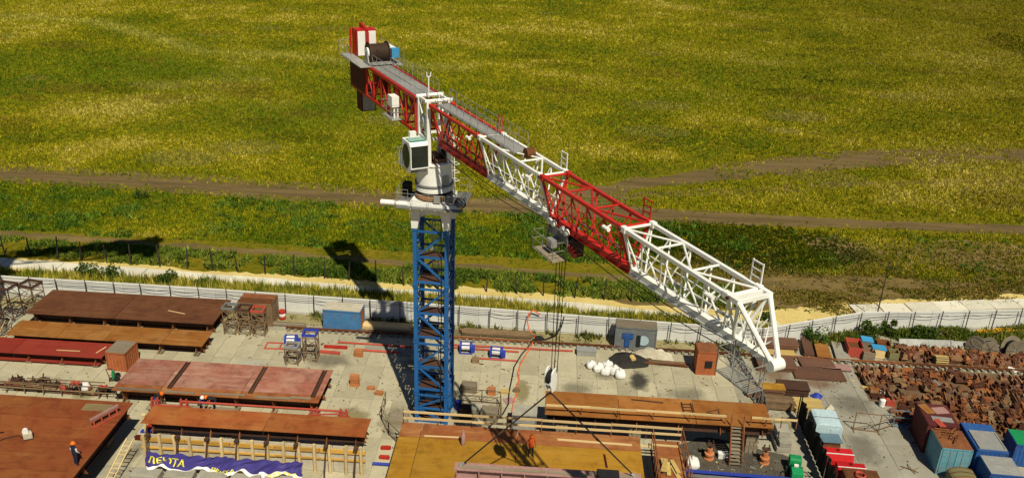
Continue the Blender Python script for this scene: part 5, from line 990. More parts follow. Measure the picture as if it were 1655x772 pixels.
# stairway to the tan deck
st = thing('stairway', 'steep steel stairway leading up to the tan deck', 'stairs', (14.75,52.45,0))
for i in range(11): mk('tread', MB().box(-.4,.4,.11*i-.02,.11*i+.2,.24*i+.18,.24*i+.22), 'timber_grey', st)
for s in (-1, 1): mk('stringer', MB().bar((s*.43,0,.02),(s*.43,1.2,2.75),.06,.18), 'rust', st); mk('stair_rail', MB().bar((s*.45,0,.9),(s*.45,1.2,3.75),.05).bar((s*.45,0,.05),(s*.45,0,.95),.05).bar((s*.45,1.2,2.7),(s*.45,1.2,3.8),.05), 'rust', st)
def jack(label, x, y):
    t = thing('jack_stand', label, 'jack', (x,y,0)); mk('body', MB().lathe([(.36,0),(.38,.12),(.3,.15),(.3,.4),(.36,.42),(.36,.55),(.22,.6),(.2,.95)],14), 'orange_block', t, smooth=True); mk('screw', MB().tube((0,0,.95),(0,0,1.3),.08,8), 'dark_steel', t); mk('claw', MB().bar((-.25,0,1.3),(-.15,0,1.65),.08).bar((.25,0,1.3),(.15,0,1.65),.08).box(-.3,.3,-.15,.15,1.22,1.32), 'dark_steel', t)
jack('orange jack stand between the white bulk bag and the stairway', 12.95, 53.2); jack('orange jack stand between the stairway and the green compressor', 17.0, 53.1)
one('cabinet', 'small white box under the tan deck by the jack stand', 'box', MB().box(-.35,.35,-.2,.2,0,.4).box(-.37,.37,-.22,.22,.4,.44), 'white_sack', (14.0,53.4,.04))
one('steel_beam', 'long dark blue steel beam lying near the narrow rose strip', 'beam', MB().box(-4.2,4.2,-.16,.16,0,.04).box(-4.2,4.2,-.03,.03,.04,.36).box(-4.2,4.2,-.16,.16,.36,.4), 'royal_blue', (15.2,51.0,.04), R(-1.5))
one('steel_beam', 'long grey steel beam lying next to the dark blue beam', 'beam', MB().box(-4.0,4.0,-.16,.16,0,.04).box(-4.0,4.0,-.03,.03,.04,.36).box(-4.0,4.0,-.16,.16,.36,.4), 'grey_steel', (15.1,50.5,.04), R(-1.5))
cbk = thing('counter_block', 'stack of grey concrete blocks against the end of the tan deck', 'blocks', (18.75,55.4,0))
for i, (x, y, z, w, d, h) in enumerate(((0,.2,0,1.1,2.2,.45),(.05,-.1,.45,.9,1.6,.45),(0,.35,.9,1.0,1.1,.5))): mk('block', MB().cbox((x,y,z+h/2),(w,d,h-.01)), 'old_concrete', cbk, bevel=.03)
one('steel_beam', 'short rusty beam lying behind the concrete blocks', 'beam', MB().box(-.9,.9,-.15,.15,0,.04).box(-.9,.9,-.02,.02,.04,.3).box(-.9,.9,-.15,.15,.3,.34), 'rust', (18.9,57.2,.04))

# ------------------------------------------------------------------ centre of the yard
def scaffold(label, x, y, w, d, h, n, rz=0, box=None, mat='scaffold_tube', group=None):
    t = thing('scaffold_tower', label, 'scaffold', (x,y,0), rz, group)
    for sx in (-1, 1):
        for sy in (-1, 1): mk('upright', MB().tube((sx*w/2,sy*d/2,0),(sx*w/2,sy*d/2,h),.05,6), mat, t)
    for k in range(n+1):
        z = .25+(h-.35)*k/n
        for sy in (-1, 1): mk('ledger', MB().tube((-w/2,sy*d/2,z),(w/2,sy*d/2,z),.035,5), mat, t)
        for sx in (-1, 1): mk('ledger', MB().tube((sx*w/2,-d/2,z),(sx*w/2,d/2,z),.035,5), mat, t)
        if k < n:
            z2 = .25+(h-.35)*(k+1)/n
            for sy in (-1, 1): mk('brace', MB().tube((-w/2 if k % 2 else w/2,sy*d/2,z),(w/2 if k % 2 else -w/2,sy*d/2,z2),.03,5), mat, t)
            for sx in (-1, 1): mk('brace', MB().tube((sx*w/2,-d/2 if k % 2 else d/2,z),(sx*w/2,d/2 if k % 2 else -d/2,z2),.03,5), mat, t)
    if box: mk('top_frame', MB().box(-w/2-.06,w/2+.06,-d/2-.06,-d/2+.06,h,h+.2).box(-w/2-.06,w/2+.06,d/2-.06,d/2+.06,h,h+.2).box(-w/2-.06,-w/2+.06,-d/2+.06,d/2-.06,h,h+.2).box(w/2-.06,w/2+.06,-d/2+.06,d/2-.06,h,h+.2), box, t)
    return t
for i, (x, y, h, b, lb) in enumerate(((-27.9,67.3,2.55,'grey_steel','tall scaffold frame with grey top ring beside the brown deck'),(-26.6,67.35,2.5,'dark_steel','tall scaffold frame with dark top ring in front of the rusty shed'),(-25.3,67.3,2.45,'primer_red','tall scaffold frame with red top ring in front of the rusty shed'))): scaffold(lb, x, y, 1.05, 1.0, h, 3, jit(.06), b)
scaffold('scaffold frame carrying an open blue tray in the middle of the yard', -19.6, 63.6, 1.1, 1.0, 2.5, 3, .03, 'royal_blue'); scaffold('low scaffold frame with grey top next to the blue tray frame', -21.0, 62.9, 1.1, .9, 1.6, 2, -.04, 'galvanised')
def winch(label, x, y, rz=0):
    t = thing('cable_winch', label, 'winch', (x,y,.02), rz)
    mk('base', MB().box(-.6,.6,-.45,-.35,0,.1).box(-.6,.6,.35,.45,0,.1), 'royal_blue', t)
    for sx in (-1, 1): mk('side_frame', MB().prism([(-.45,.1),(.45,.1),(.4,.75),(.2,.95),(-.2,.95),(-.4,.75)], sx*.5-.05, sx*.5+.05, 'x'), 'royal_blue', t); mk('drum_flange', MB().tube((sx*.36,0,.55),(sx*.42,0,.55),.44,16), 'royal_blue', t, smooth=True)
    mk('rope_drum', MB().tube((-.36,0,.55),(.36,0,.55),.34,16), 'white_sack', t, smooth=True); mk('gearbox', MB().box(.55,.8,-.25,.25,.1,.6), 'royal_blue', t); mk('tie_bar', MB().tube((-.5,.3,.85),(.5,.3,.85),.04,6).tube((-.5,-.3,.85),(.5,-.3,.85),.04,6), 'royal_blue', t)
winch('blue cable winch with white drum beside the scaffold with the blue tray', -22.0, 65.7, .1); winch('blue cable winch with white drum on the red pipes near the mast', -6.5, 66.3, .05); winch('blue cable winch with white drum on the red pipes near the orange hose', -3.75, 65.75, -.05)
def pipe(label, p, q, r=.09, mat='primer_red'): return one('steel_pipe', label, 'pipe', MB().tube((0,0,r),(q[0]-p[0],q[1]-p[1],r),r,10).tube((-.0,0,r),((q[0]-p[0])*.02,(q[1]-p[1])*.02,r),r*1.25,10), mat, (p[0],p[1],.02), smooth=True)
pipe('long red pipe lying behind the blue winches up to the grey box', (-8.5,67.2), (3.0,67.35)); pipe('red pipe passing under both blue winches', (-8.5,66.75), (-1.8,66.65)); pipe('short red pipe in front of the winches', (-5.4,65.2), (-1.9,65.15), .08)
pipe('red pipe lying across the crane shadow on the slabs', (-18.0,66.5), (-11.3,66.4)); pipe('short red pipe on the slabs near the red crates', (-15.8,65.4), (-12.2,65.3), .1)
one('steel_box', 'pale grey steel box at the end of the long red pipe', 'box', MB().box(-.85,.85,-.4,.4,0,.5).box(-.88,.88,-.43,.43,.5,.55), 'galvanised', (4.2,67.1,.02))
fr = thing('steel_bed', 'red rectangular steel frame lying behind the blue winch', 'frame', (-23.2,65.3,.02), .05)
mk('frame_bar', MB().box(-1.0,1.0,-.55,-.45,0,.1).box(-1.0,1.0,.45,.55,0,.1).box(-1.0,-.9,-.45,.45,0,.1), 'primer_red', fr); mk('cross_bar', MB().box(.3,.4,-.45,.45,0,.09), 'primer_red', fr)
one('steel_plate', 'grey sheet lying on the slabs behind the red pipe in the mast shadow', 'plate', MB().box(-1.6,1.6,-.5,.5,0,.04).box(-1.6,1.6,-.5,-.45,.04,.07), 'old_concrete', (-13.9,66.05,.02), -.03); one('steel_plate', 'small dark grey sheet lying in the crane shadow', 'plate', MB().box(-.7,.7,-.6,.6,0,.05).box(-.7,.7,-.6,-.55,.05,.08), 'grey_steel', (-11.8,65.5,.02), -.03)
def crate(label, x, y, w, d, h, mat, n=1, rz=0, group=None):
    t = thing('steel_block', label, 'block', (x,y,.02), rz, group)
    for i in range(n): mk('block', MB().box(-w/2+jit(.03),w/2+jit(.03),-d/2,d/2,i*h,(i+1)*h-.02).box(-w/2-.04,w/2+.04,-d/2+.08,-d/2+.16,i*h+.02,(i+1)*h-.03), mat, t, rz=jit(.08))
crate('long bright red trough beside the red pipe on the slabs', -18.0, 65.6, 2.0, .25, .25, 'signal_red'); crate('long dull red trough in front of the bright red one', -18.3, 64.7, 1.8, .3, .2, 'primer_red')
crate('orange block pair on the slabs near the red troughs', -15.7, 64.5, .7, .4, .35, 'orange_block', 2); crate('stack of three orange blocks on the open slabs by the muddy patch', -15.0, 59.9, .7, .4, .35, 'orange_block', 3)
crate('single flat orange block next to the stack of three', -13.6, 59.6, .6, .35, .22, 'orange_block'); crate('single orange block at the edge of the muddy patch', -12.8, 58.9, .6, .4, .28, 'orange_block')
crate('orange block stack by the tube barrier panels', -3.7, 59.9, .6, .5, .3, 'orange_block', 2); crate('yellowish block between the orange stack and the orange hose', -2.7, 60.2, .7, .4, .25, 'timber_yellow'); crate('small brown block close to the orange hose', -1.7, 60.5, .5, .35, .3, 'scaffold_tube'); crate('grey weathered box close behind the mast foot', -5.6, 60.2, 1.3, .8, .7, 'timber_grey')
crate('brown block in front of the short red pipe', -5.5, 64.7, .6, .5, .4, 'scaffold_tube', 1); crate('red square plate on the slabs beside the orange hose', -2.2, 59.1, .9, .8, .06, 'mauve_steel', 1, .5)
dr = thing('drum', 'blue drum standing against the mast leg', 'drum', (-6.15,57.3,.02)); mk('shell', MB().lathe([(.28,0),(.29,.02),(.29,.28),(.305,.3),(.29,.32),(.29,.58),(.305,.6),(.29,.62),(.29,.86),(.26,.88)],16), 'royal_blue', dr, smooth=True); mk('bung', MB().lathe([(.04,.88),(.04,.91),(.02,.91)],8,(.12,0,0)), 'dark_steel', dr)
br = thing('barrel', 'red and white banded barrel beside the wall', 'barrel', (-24.2,70.3,0))
for z0, z1, mt in ((0,.3,'signal_red'),(.3,.6,'signal_white'),(.6,.9,'signal_red')): mk('band', MB().lathe([(.29,z0),(.31,z0+.03),(.31,z1-.03),(.29,z1-.002)],16), mt, br, smooth=True)
tl = MB()
def planks(label, x, y, l, n, layers, mat, rz=0, w=.22, th=.1):
    t = thing('timber_stack', label, 'timber', (x,y,0), rz)
    mk('bearer', MB().box(-l*.4,-l*.4+.12,-n*w/2,n*w/2,0,.1).box(l*.4-.12,l*.4,-n*w/2,n*w/2,0,.1), 'timber_grey', t)
    for k in range(layers):
        for i in range(n): ll = l*random.uniform(.88,1); mk('plank', MB().cbox((jit(l*.04),(i-(n-1)/2)*w,.1+th*(k+.5)),(ll,w-.025,th-.008),rz=jit(.006)), mat, t)
planks('pale timbers stacked by the wall in the crane shadow', -14.2, 69.6, 4.6, 5, 3, 'timber_pale'); planks('long dark timbers stacked between wall and rail behind the winches', -4.0, 69.5, 7.0, 4, 3, 'scaffold_tube'); planks('long low timbers beside the rusty shed and the rail', -23.4, 69.05, 3.6, 2, 2, 'timber_grey')
# hose and cable, pole
one('orange_hose', 'bright orange hose hanging from the fence and running across the slabs', 'hose', MB().path([(-.1,70.6,1.9),(-.75,70.5,2.3),(-1.15,70.4,2.0),(-1.25,70.2,1.2),(-1.0,69.9,.5),(-.5,69.5,.12),(-.55,68.9,.4),(-.7,68.0,.1),(-1.1,66.6,.06),(-1.6,64.6,.06),(-1.75,63.2,.06),(-1.55,62.2,.06),(-1.75,61.2,.06),(-1.6,60.2,.08),(-1.85,59.0,.06),(-1.9,57.5,.06),(-2.2,55.0,.06),(-2.7,52.8,.06)],.055,7), 'orange_hose', smooth=True)
one('black_cable', 'thick dark cable running beside the orange hose to the ochre deck', 'cable', MB().path([(2.1,70.2,2.0),(1.9,70.0,1.0),(1.5,69.7,.4),(.6,69.2,.1),(-.6,68.5,.4),(-.9,68.0,.08),(-1.6,66.2,.06),(-2.1,64.2,.06),(-2.2,62.0,.06),(-2.3,60.4,.06),(-2.25,58.6,.06),(-2.6,57.2,.06),(-3.6,55.2,.06),(-4.4,53.4,.06)],.06,7), 'black_rubber', smooth=True)
one('car_tyre', 'old tyre lying by the hose behind the red pipes', 'tyre', MB().lathe([(.22,.0),(.4,.0),(.46,.08),(.46,.16),(.4,.22),(.24,.22)],16), 'black_rubber', (-.1,69.2,.0), smooth=True)
# bulk bags, coal heap, tarpaulin, bars
def sack(x, y, s, lb, grp='white bulk bags by the coal heap'):
    mb = MB().lathe([(.38*s,0),(.47*s,.06),(.5*s,.2*s),(.5*s,.42*s),(.46*s,.58*s),(.34*s,.66*s),(.2*s,.68*s),(.1*s,.72*s),(.13*s,.84*s)],20); me = mb.mesh('bulk_bag')
    for v in me.vertices: a_ = math.atan2(v.co.y,v.co.x); k_ = 1+.09*math.cos(4*a_+x)+.06*math.sin(7*a_+x*7+v.co.z*6)+.05*math.sin(13*v.co.z+y*5)+jit(.03); v.co.x *= k_; v.co.y *= k_; v.co.z *= 1+.12*math.sin(a_+x*3)
    for p in me.polygons: p.use_smooth = True
    tag(mo('bulk_bag', me, 'white_sack', None, (x,y,.02), random.uniform(0,6)), lb, 'bag', grp)
for x, y, s in ((4.55,64.9,1.0),(5.15,64.45,1.05),(5.95,64.95,1.1),(5.75,64.05,1.0),(6.5,64.2,1.05),(7.0,63.6,1.1)): sack(x, y, s*.88, 'full white bulk bag in the row beside the coal heap')
sack(11.6, 52.1, 1.0, 'slumped white bulk bag beside the narrow rose strip', None)
tag(blob('coal_heap', 7.9, 66.4, 1.8, 1.4, 'black_coal', .02, rag=.1, h=.8), 'black heap of coal or asphalt beside the white bags', 'heap')
one('brick', 'small yellowish block lying on the black heap', 'block', MB().box(-.2,.2,-.3,.3,0,.18).box(-.1,.1,-.3,.3,.18,.22), 'timber_yellow', (8.2,66.0,.5), .3, rot=(.1,-.15,.3))
v = []; f = []
for j in range(9):
    for i in range(17): u, w = i/16, j/8; v.append((-1.6+3.2*u+.1*math.sin(w*7), -.6+1.2*w+.12*math.sin(u*9), max(.0, .8*math.sin(math.pi*min(1,max(0,u*1.02)))*math.sin(math.pi*w)**.6+.09*math.sin(u*21+w*9)+.07*math.sin(w*17+u*5))))
for j in range(8):
    for i in range(16): f.append((j*17+i,j*17+i+1,(j+1)*17+i+1,(j+1)*17+i))
one('tarpaulin', 'crumpled cream tarpaulin heaped in front of the painted hut', 'tarpaulin', MB().add(v, f), 'tarp_cream', (10.3,67.4,.02), -.1, smooth=True)
for i in range(8): one('reinforcing_bar', 'rusty bar in the loose bundle below the tarpaulin', 'bar', MB().tube((-2.1,0,.05),(2.1,jit(.2),.05),.035,5), 'rust', (10.9+jit(.3),66.2+jit(.25),.02+(i % 3)*.06), jit(.06)-.03, group='rusty bars below the tarpaulin')
# pen round the foot of the mast
def pen(label, pts, h=1.2, mat='scaffold_tube'):
    t = thing('mesh_pen', label, 'barrier', (0,0,0))
    for (a, b) in zip(pts[:-1], pts[1:]):
        mk('pen_panel', MB().bar((*a,.02),(*a,h),.06).bar((*b,.02),(*b,h),.06).bar((*a,h),(*b,h),.05).bar((*a,.15),(*b,.15),.05).bar((*a,h*.55),(*b,h*.55),.03).bar((*a,.15),(*b,h),.03), mat, t)
pen('curved tube barrier between the mast foot and the formwork', [(-12.0,57.6),(-11.9,55.4),(-11.0,53.6),(-9.9,52.3)]); pen('tube barrier panels between the mast foot and the orange hose', [(-6.0,58.6),(-4.4,58.6),(-2.9,58.5),(-2.7,56.6)])
crate('dark mesh crate in front of the mast barrier', -3.6, 56.6, 1.3, 1.0, .8, 'timber_grey', 1); crate('grey board pallet inside the straight tube barrier', -4.6, 57.5, 1.7, .9, .35, 'old_concrete', 1); crate('dark box beside the mast foot in the pen', -5.5, 56.6, .9, .8, .9, 'dark_steel', 1)
crate('wooden board pallet inside the curved tube barrier', -10.6, 55.6, 1.4, 1.2, .3, 'timber_grey', 1)
kb = thing('switch_kiosk', 'pale grey metal kiosk frame between the ochre and tan decks', 'kiosk', (-.85,55.7,0))
mk('body', MB().box(-.85,.85,-.6,.6,.1,1.3), 'galvanised', kb); mk('kiosk_frame', MB().bar((-.9,-.65,0),(-.9,-.65,1.5),.07).bar((.9,-.65,0),(.9,-.65,1.5),.07).bar((-.9,-.65,.8),(.9,-.65,.8),.07).bar((-.9,-.65,1.45),(.9,-.65,1.45),.07).bar((-.9,.65,0),(-.9,.65,1.5),.07).bar((.9,.65,0),(.9,.65,1.5),.07), 'grey_steel', kb); mk('lid', MB().box(-.95,.95,-.7,.7,1.5,1.55), 'old_concrete', kb)
for i in range(7): one('branch_bundle', 'stick in the brushwood heap behind the kiosk', 'brushwood', MB().tube((-.5,0,.06),(.45,jit(.3),.1+.1*i),.035,5,.02), 'bark', (-.4+jit(.3),57.4+jit(.3),.02), jit(1.5)+1.2, group='brushwood behind the kiosk')

# ------------------------------------------------------------------ left edge: scaffold bundle, trolleys
for i, (x, y, h, lb) in enumerate(((-48.6,67.6,3.2,'tall grey scaffold tower at the end of the brown deck'),(-47.4,69.3,2.6,'grey scaffold tower between the brown deck and the wall'),(-48.9,65.2,2.2,'low grey scaffold tower beside the orange brown deck'),(-50.5,66.6,2.6,'grey scaffold tower behind the tall one, next to the decks'))): scaffold(lb, x, y, 1.5, 1.3, h, 3, jit(.25), 'dark_steel', mat='dark_steel' if i % 2 == 0 else 'scaffold_tube')
for i in range(16): one('scaffold_pole', 'loose scaffold pole heaped at the end of the low decks', 'pole', MB().tube((-1.2,0,.06),(1.2,0,.06+random.uniform(0,.9)),.035,5), random.choice(['timber_pale','grey_steel','scaffold_tube']), (-47.6+jit(.7),64.2+jit(1.6),.0+(i % 4)*.1), jit(1.2)+1.0, group='loose poles by the low decks')
cart = thing('gas_cart', 'small dark wheeled gas cart behind the pink deck corner', 'cart', (-34.6,58.6,.02), .4)
mk('frame', MB().bar((-.3,0,.15),(-.5,0,1.1),.05).bar((.1,0,.15),(-.1,0,1.1),.05).bar((-.5,0,1.1),(-.1,0,1.1),.05).box(-.4,.4,-.25,.25,.12,.17), 'dark_steel', cart)
for s in (-1, 1): mk('wheel', MB().tube((.25,s*.28,.24),(.25,s*.34,.24),.24,14), 'black_rubber', cart); mk('bottle', MB().lathe([(.11,.17),(.11,.8),(.04,.95),(.04,1.02)],10,(.0+s*.02,s*.13,0)), 'machine_green' if s < 0 else 'scaffold_tube', cart, smooth=True)
sack_ = MB().lathe([(.3,0),(.42,.1),(.4,.35),(.25,.55),(.1,.58)],10); one('bulk_bag', 'small white sack lying on the slabs near the gas cart', 'bag', sack_, 'white_sack', (-36.2,57.1,.02), smooth=True)
one('rubber_sheet', 'dark rubber sheet lying on the slabs beside the pink deck', 'sheet', MB().box(-.8,.8,-.55,.55,0,.03).box(-.7,.2,-.4,.1,.03,.05), 'black_rubber', (-34.5,57.0,.02), .2)
for x, y, lb in ((-36.6,54.6,'red bench vice on a stand behind the russet deck'),(-34.2,54.3,'red bench grinder stand behind the russet deck')):
    t = thing('vice_stand', lb, 'vice', (x,y+1.9,.02)); mk('stand', MB().bar((-.3,-.2,0),(-.2,-.1,.75),.07).bar((.3,-.2,0),(.2,-.1,.75),.07).bar((0,.3,0),(0,.1,.75),.07).box(-.4,.4,-.25,.25,.75,.82), 'dark_steel', t); mk('vice', MB().box(-.3,-.1,-.12,.12,.82,1.05).box(.08,.28,-.12,.12,.82,1.05).tube((-.4,0,.92),(.45,0,.92),.04,6), 'primer_red', t)
for i in range(9): one('long_pipe', 'long brown pipe lying across trestles behind the russet deck', 'pipe', MB().tube((-3.2,0,0),(3.2,jit(.2),0),.05,6), 'scaffold_tube' if i % 3 else 'primer_red', (-40.0+jit(2.5),56.7+jit(.6),.09+(i % 3)*.25), jit(.05)-.03, group='long pipes behind the russet deck')
for i in range(8): one('machine_part', 'dark rusty machine part in the clutter behind the russet deck', 'scrap', MB().cbox((0,0,.22),(.5,.35,.4),rz=.3).tube((-.4,0,.3),(.5,.1,.35),.07,6).bar((0,0,.3),(.1,.1,.8),.08), 'dark_steel', (-42.2+i*.5+jit(.2),57.2+jit(.5),.02), jit(2), group='machine parts behind the russet deck')
pr2 = thing('pipe_rail', 'brown pipe rail on posts behind the russet deck', 'railing', (-37.5,55.9,.02))
for i in range(7): mk('post', MB().tube((-4.5+i*1.5,0,0),(-4.5+i*1.5,jit(.1),1.1),.045,6), 'scaffold_tube', pr2)
for z in (.55, 1.05): mk('rail', MB().tube((-5,0,z),(5,0,z+jit(.1)),.05,6), 'scaffold_tube', pr2)
for i in range(14): one('rusty_clamp', 'rusty clamp lying in the clutter by the brown pipe rail', 'clamp', MB().cbox((0,0,.15),(.35,.2,.28)).tube((-.3,0,.2),(.3,.05,.25),.06,6).bar((.1,0,.2),(.15,.1,.6),.07), random.choice(('rust','rust_dark','primer_red','dark_steel')), (random.uniform(-43,-33.5),random.uniform(56.2,57.4),.03), jit(2), group='clamps by the brown pipe rail')
ldr = thing('ladder', 'long timber ladder lying in the gap beside the russet deck', 'ladder', (-28.5,46.2,0), R(88))
for s in (-1, 1): mk('stile', MB().bar((-2.6,s*.25,.1),(2.6,s*.25,1.9),.06,.09), 'timber_pale', ldr)
for i in range(15): mk('rung', MB().bar((-2.4+i*.34,-.22,.17+i*.1177),(-2.4+i*.34,.22,.17+i*.1177),.05), 'timber_pale', ldr)
one('crib_post', 'tall pale timber post beside the formwork end', 'post', MB().box(-.09,.09,-.09,.09,0,2.6).box(-.14,.14,-.14,.14,2.6,2.68), 'timber_pale', (-28.15,50.6,.02))
for i in range(3): crate(('red block low on the slabs beside the vermilion plate','blue beam end on the slabs beside the vermilion plate','dark red block beside the russet deck corner')[i], -28.6-.15*i, 52.6-i*.7, 1.0, .3, .3, ('signal_red','royal_blue','crane_dark_red')[i])
for i in range(2): crate(('red block between the vermilion plate and the mast barrier','small red block beside the dark blue tube')[i], -10.9+i*.1, 51.9-i*1.1, .7, .25, .25, 'signal_red')
one('steel_tube', 'dark blue tube lying between formwork and ochre deck', 'tube', MB().tube((-.9,0,.12),(.9,0,.12),.12,10).tube((.82,0,.12),(.9,0,.12),.16,10), 'royal_blue', (-10.6,50.0,.02), smooth=True)
# ------------------------------------------------------------------ right: steel plates, racks, reels, scrap
def plates(label, x, y, w, d, n, mat, rz=0, th=.06, top=None):
    t = thing('plate_stack', label, 'steel plates', (x,y,0), rz)
    mk('bearer', MB().box(-w*.35,-w*.35+.15,-d/2,d/2,0,.1).box(w*.35-.15,w*.35,-d/2,d/2,0,.1), 'timber_grey', t)
    for i in range(n): mk('plate', MB().cbox((jit(.06),jit(.05),.1+th*(i+.5)),(w-random.uniform(0,.15),d-random.uniform(0,.1),th-.012),rz=jit(.012)), top if top and i == n-1 else mat, t)
plates('tall stack of dark steel plates beside the wall bend', 21.4, 70.0, 4.0, 1.2, 14, 'rust_plate'); planks('yellow laths stacked in front of the tall plate stack', 21.6, 68.95, 2.9, 6, 3, 'timber_yellow', .02, .15, .08)
plates('low dark plates behind the crane jib tip', 20.8, 66.9, 3.4, 1.8, 9, 'rust_plate', .01); plates('wide thin rusty plates spread on the roadway edge', 24.3, 65.9, 4.4, 2.0, 2, 'rust_plate', -.02)
plates('rusty plate pair lying crosswise on the wide plates', 24.6, 67.7, 3.0, 1.6, 3, 'rust_plate', .08); plates('brown plates with an orange sheet leaning toward the crates', 25.7, 69.9, 1.3, 3.2, 6, 'rust_plate', -.12, top='orange_deck'); plates('dark plates beside the orange-topped pile', 24.4, 70.2, .9, 2.8, 8, 'rust_plate', -.12)
plates('concrete coloured slab pile beside the open crates', 27.4, 69.9, 1.3, 3.2, 2, 'old_concrete', -.12, .1); plates('purplish plate sheet lying near the sleepers', 26.2, 67.2, 2.6, 1.0, 2, 'mauve_steel', -.06); plates('orange topped plate stack in front of the jib tip', 18.9, 62.2, 3.0, 1.0, 9, 'rust_plate', -.02, .1, 'ochre_deck'); plates('long grey plate stack between the orange topped one and the roadway', 21.3, 62.9, 2.6, 1.4, 7, 'dark_steel', -.03, .1)
planks('rough brown timbers in front of the orange topped plates', 19.6, 60.6, 2.6, 5, 5, 'scaffold_tube', -.04, .24, .13); planks('pale rough timbers beside the brown timber pile', 22.0, 60.5, 2.3, 6, 5, 'timber_yellow', -.03, .22, .12)
one('blue_tarp', 'crumpled blue tarpaulin at the end of the plate stack', 'tarpaulin', MB().add([( .5*math.cos(a)*r_*(1+.25*math.sin(3*a)), .4*math.sin(a)*r_, .4*(1-r_)+.06*math.sin(a*5)*r_+.04) for r_ in (0.05,.5,1) for a in [i*.628 for i in range(10)]], [(i,(i+1) % 10,10+(i+1) % 10,10+i) for i in range(10)]+[(10+i,10+(i+1) % 10,20+(i+1) % 10,20+i) for i in range(10)]), 'royal_blue', (23.3,62.4,.04), smooth=True)
one('rag_heap', 'small pale rag heap on the roadway by the timber pile', 'rags', MB().add([( .35*math.cos(a)*r_*(1+.3*math.sin(2*a)), .3*math.sin(a)*r_, .45*(1-r_)+.05*math.sin(a*4)*r_+.05) for r_ in (0.05,.5,1) for a in [i*.628 for i in range(10)]], [(i,(i+1) % 10,10+(i+1) % 10,10+i) for i in range(10)]+[(10+i,10+(i+1) % 10,20+(i+1) % 10,20+i) for i in range(10)]), 'tarp_cream', (23.9,60.7,.03), smooth=True)
# lattice truss leaning between slabs and plates
def truss(label, x, y, rz, l=6.0):
    t = thing('lattice_truss', label, 'truss', (x,y,0), rz)
    for z, yy in ((.1,-.35),(.1,.35),(1.3,0)): mk('chord', MB().bar((-l/2,yy,z),(l/2,yy,z),.08), 'grey_steel', t)
    for i in range(7):
        a = -l/2+l*i/7; b = a+l/7; 
        for yy in (-.35, .35): mk('lacing', MB().bar((a,yy,.1),((a+b)/2,0,1.3),.045).bar(((a+b)/2,0,1.3),(b,yy,.1),.045), 'grey_steel', t)
truss('grey lattice truss standing beside the slabs near the orange box', 17.35, 67.2, R(98), 4.6); truss('grey lattice truss continuing toward the tan deck', 18.0, 62.2, R(99), 5.0)
for i, (x, y, w, d, h, mt, lid) in enumerate(((28.6,70.2,1.3,1.8,1.0,'primer_red',None),(29.9,71.0,.9,.9,1.0,'timber_grey','sky_blue_paint'),(30.6,69.8,1.1,.8,.9,'timber_pale','sky_blue_paint'),(29.6,69.3,1.0,1.0,.9,'timber_grey',None),(31.4,70.8,1.1,1.2,.9,'rust',None),(32.0,69.7,.8,.8,.7,'container_olive',None))):
    t = thing('open_crate', ('red open crate by the concrete slab pile','grey crate with bright blue lid behind the pale crate','pale crate with bright blue lid among the crates','grey plank crate next to the red crate','rusty open crate at the back of the crates','olive small crate at the end of the crates')[i], 'crate', (x,y,0), -.12)
    for s in (-1, 1): mk('crate_side', MB().box(-w/2,w/2,s*d/2-.03,s*d/2+.03,.05,h), mt, t); mk('crate_end', MB().box(s*w/2-.03,s*w/2+.03,-d/2+.03,d/2-.03,.05,h), mt, t)
    mk('crate_floor', MB().box(-w/2,w/2,-d/2,d/2,0,.05), mt, t); mk('contents', MB().box(-w/2+.06,w/2-.06,-d/2+.06,d/2-.06,.05,h*.6), 'rust', t)
    if lid: mk('lid', MB().cbox((.05,0,h+.04),(w+.15,d+.1,.06),ry=.06), lid, t)
def reel(label, x, y, r_, rz):
    t = thing('cable_reel', label, 'cable reel', (x,y,0), rz)
    for s in (-1, 1): mk('flange', MB().tube((0,s*.42-.04,r_),(0,s*.42+.04,r_),r_,20), 'timber_grey', t, smooth=True); mk('hub_plate', MB().tube((0,s*.47-.02,r_),(0,s*.47+.02,r_),.2,10), 'old_concrete', t)
    mk('core', MB().tube((0,-.38,r_),(0,.38,r_),r_*.6,18), 'black_rubber', t, smooth=True)
    for k in range(6): a = k*math.pi/3; mk('spoke_board', MB().bar((0,-.475,r_),(math.cos(a)*r_*.9,-.475,r_+math.sin(a)*r_*.9),.03,.14), 'timber_grey', t)
reel('large grey wooden cable reel standing upright at the bank', 43.2, 71.2, .95, .1); reel('medium grey wooden cable reel beside the large one', 41.2, 71.4, .75, -.3); reel('medium weathered cable reel turned toward the crates', 40.0, 71.6, .75, -.7); reel('tall cable reel turned away from the large upright one', 44.9, 71.5, .9, .4)
sp2 = thing('yellow_spool', 'yellow slatted spool lying by the sleepers', 'spool', (36.0,69.1,0))
mk('core', MB().tube((-.55,0,.4),(.55,0,.4),.32,12), 'timber_grey', sp2, smooth=True)
for k in range(12): a = k*math.pi/6; mk('slat', MB().bar((-.55,math.cos(a)*.38,.4+math.sin(a)*.38),(.55,math.cos(a)*.38,.4+math.sin(a)*.38),.12,.04), 'timber_yellow', sp2)
for i in range(3): one('metal_sheet', 'grey green sheet panel leaning in the weeds on the bank', 'panel', MB().box(-1.3,1.3,-.04,.04,0,.9).box(-1.32,1.32,-.06,.06,.85,.92), 'galvanised', (34.5+i*2.4,71.6+jit(.2),.0), .05, rot=(-.5,0,.05), group='sheet panels in the weeds')
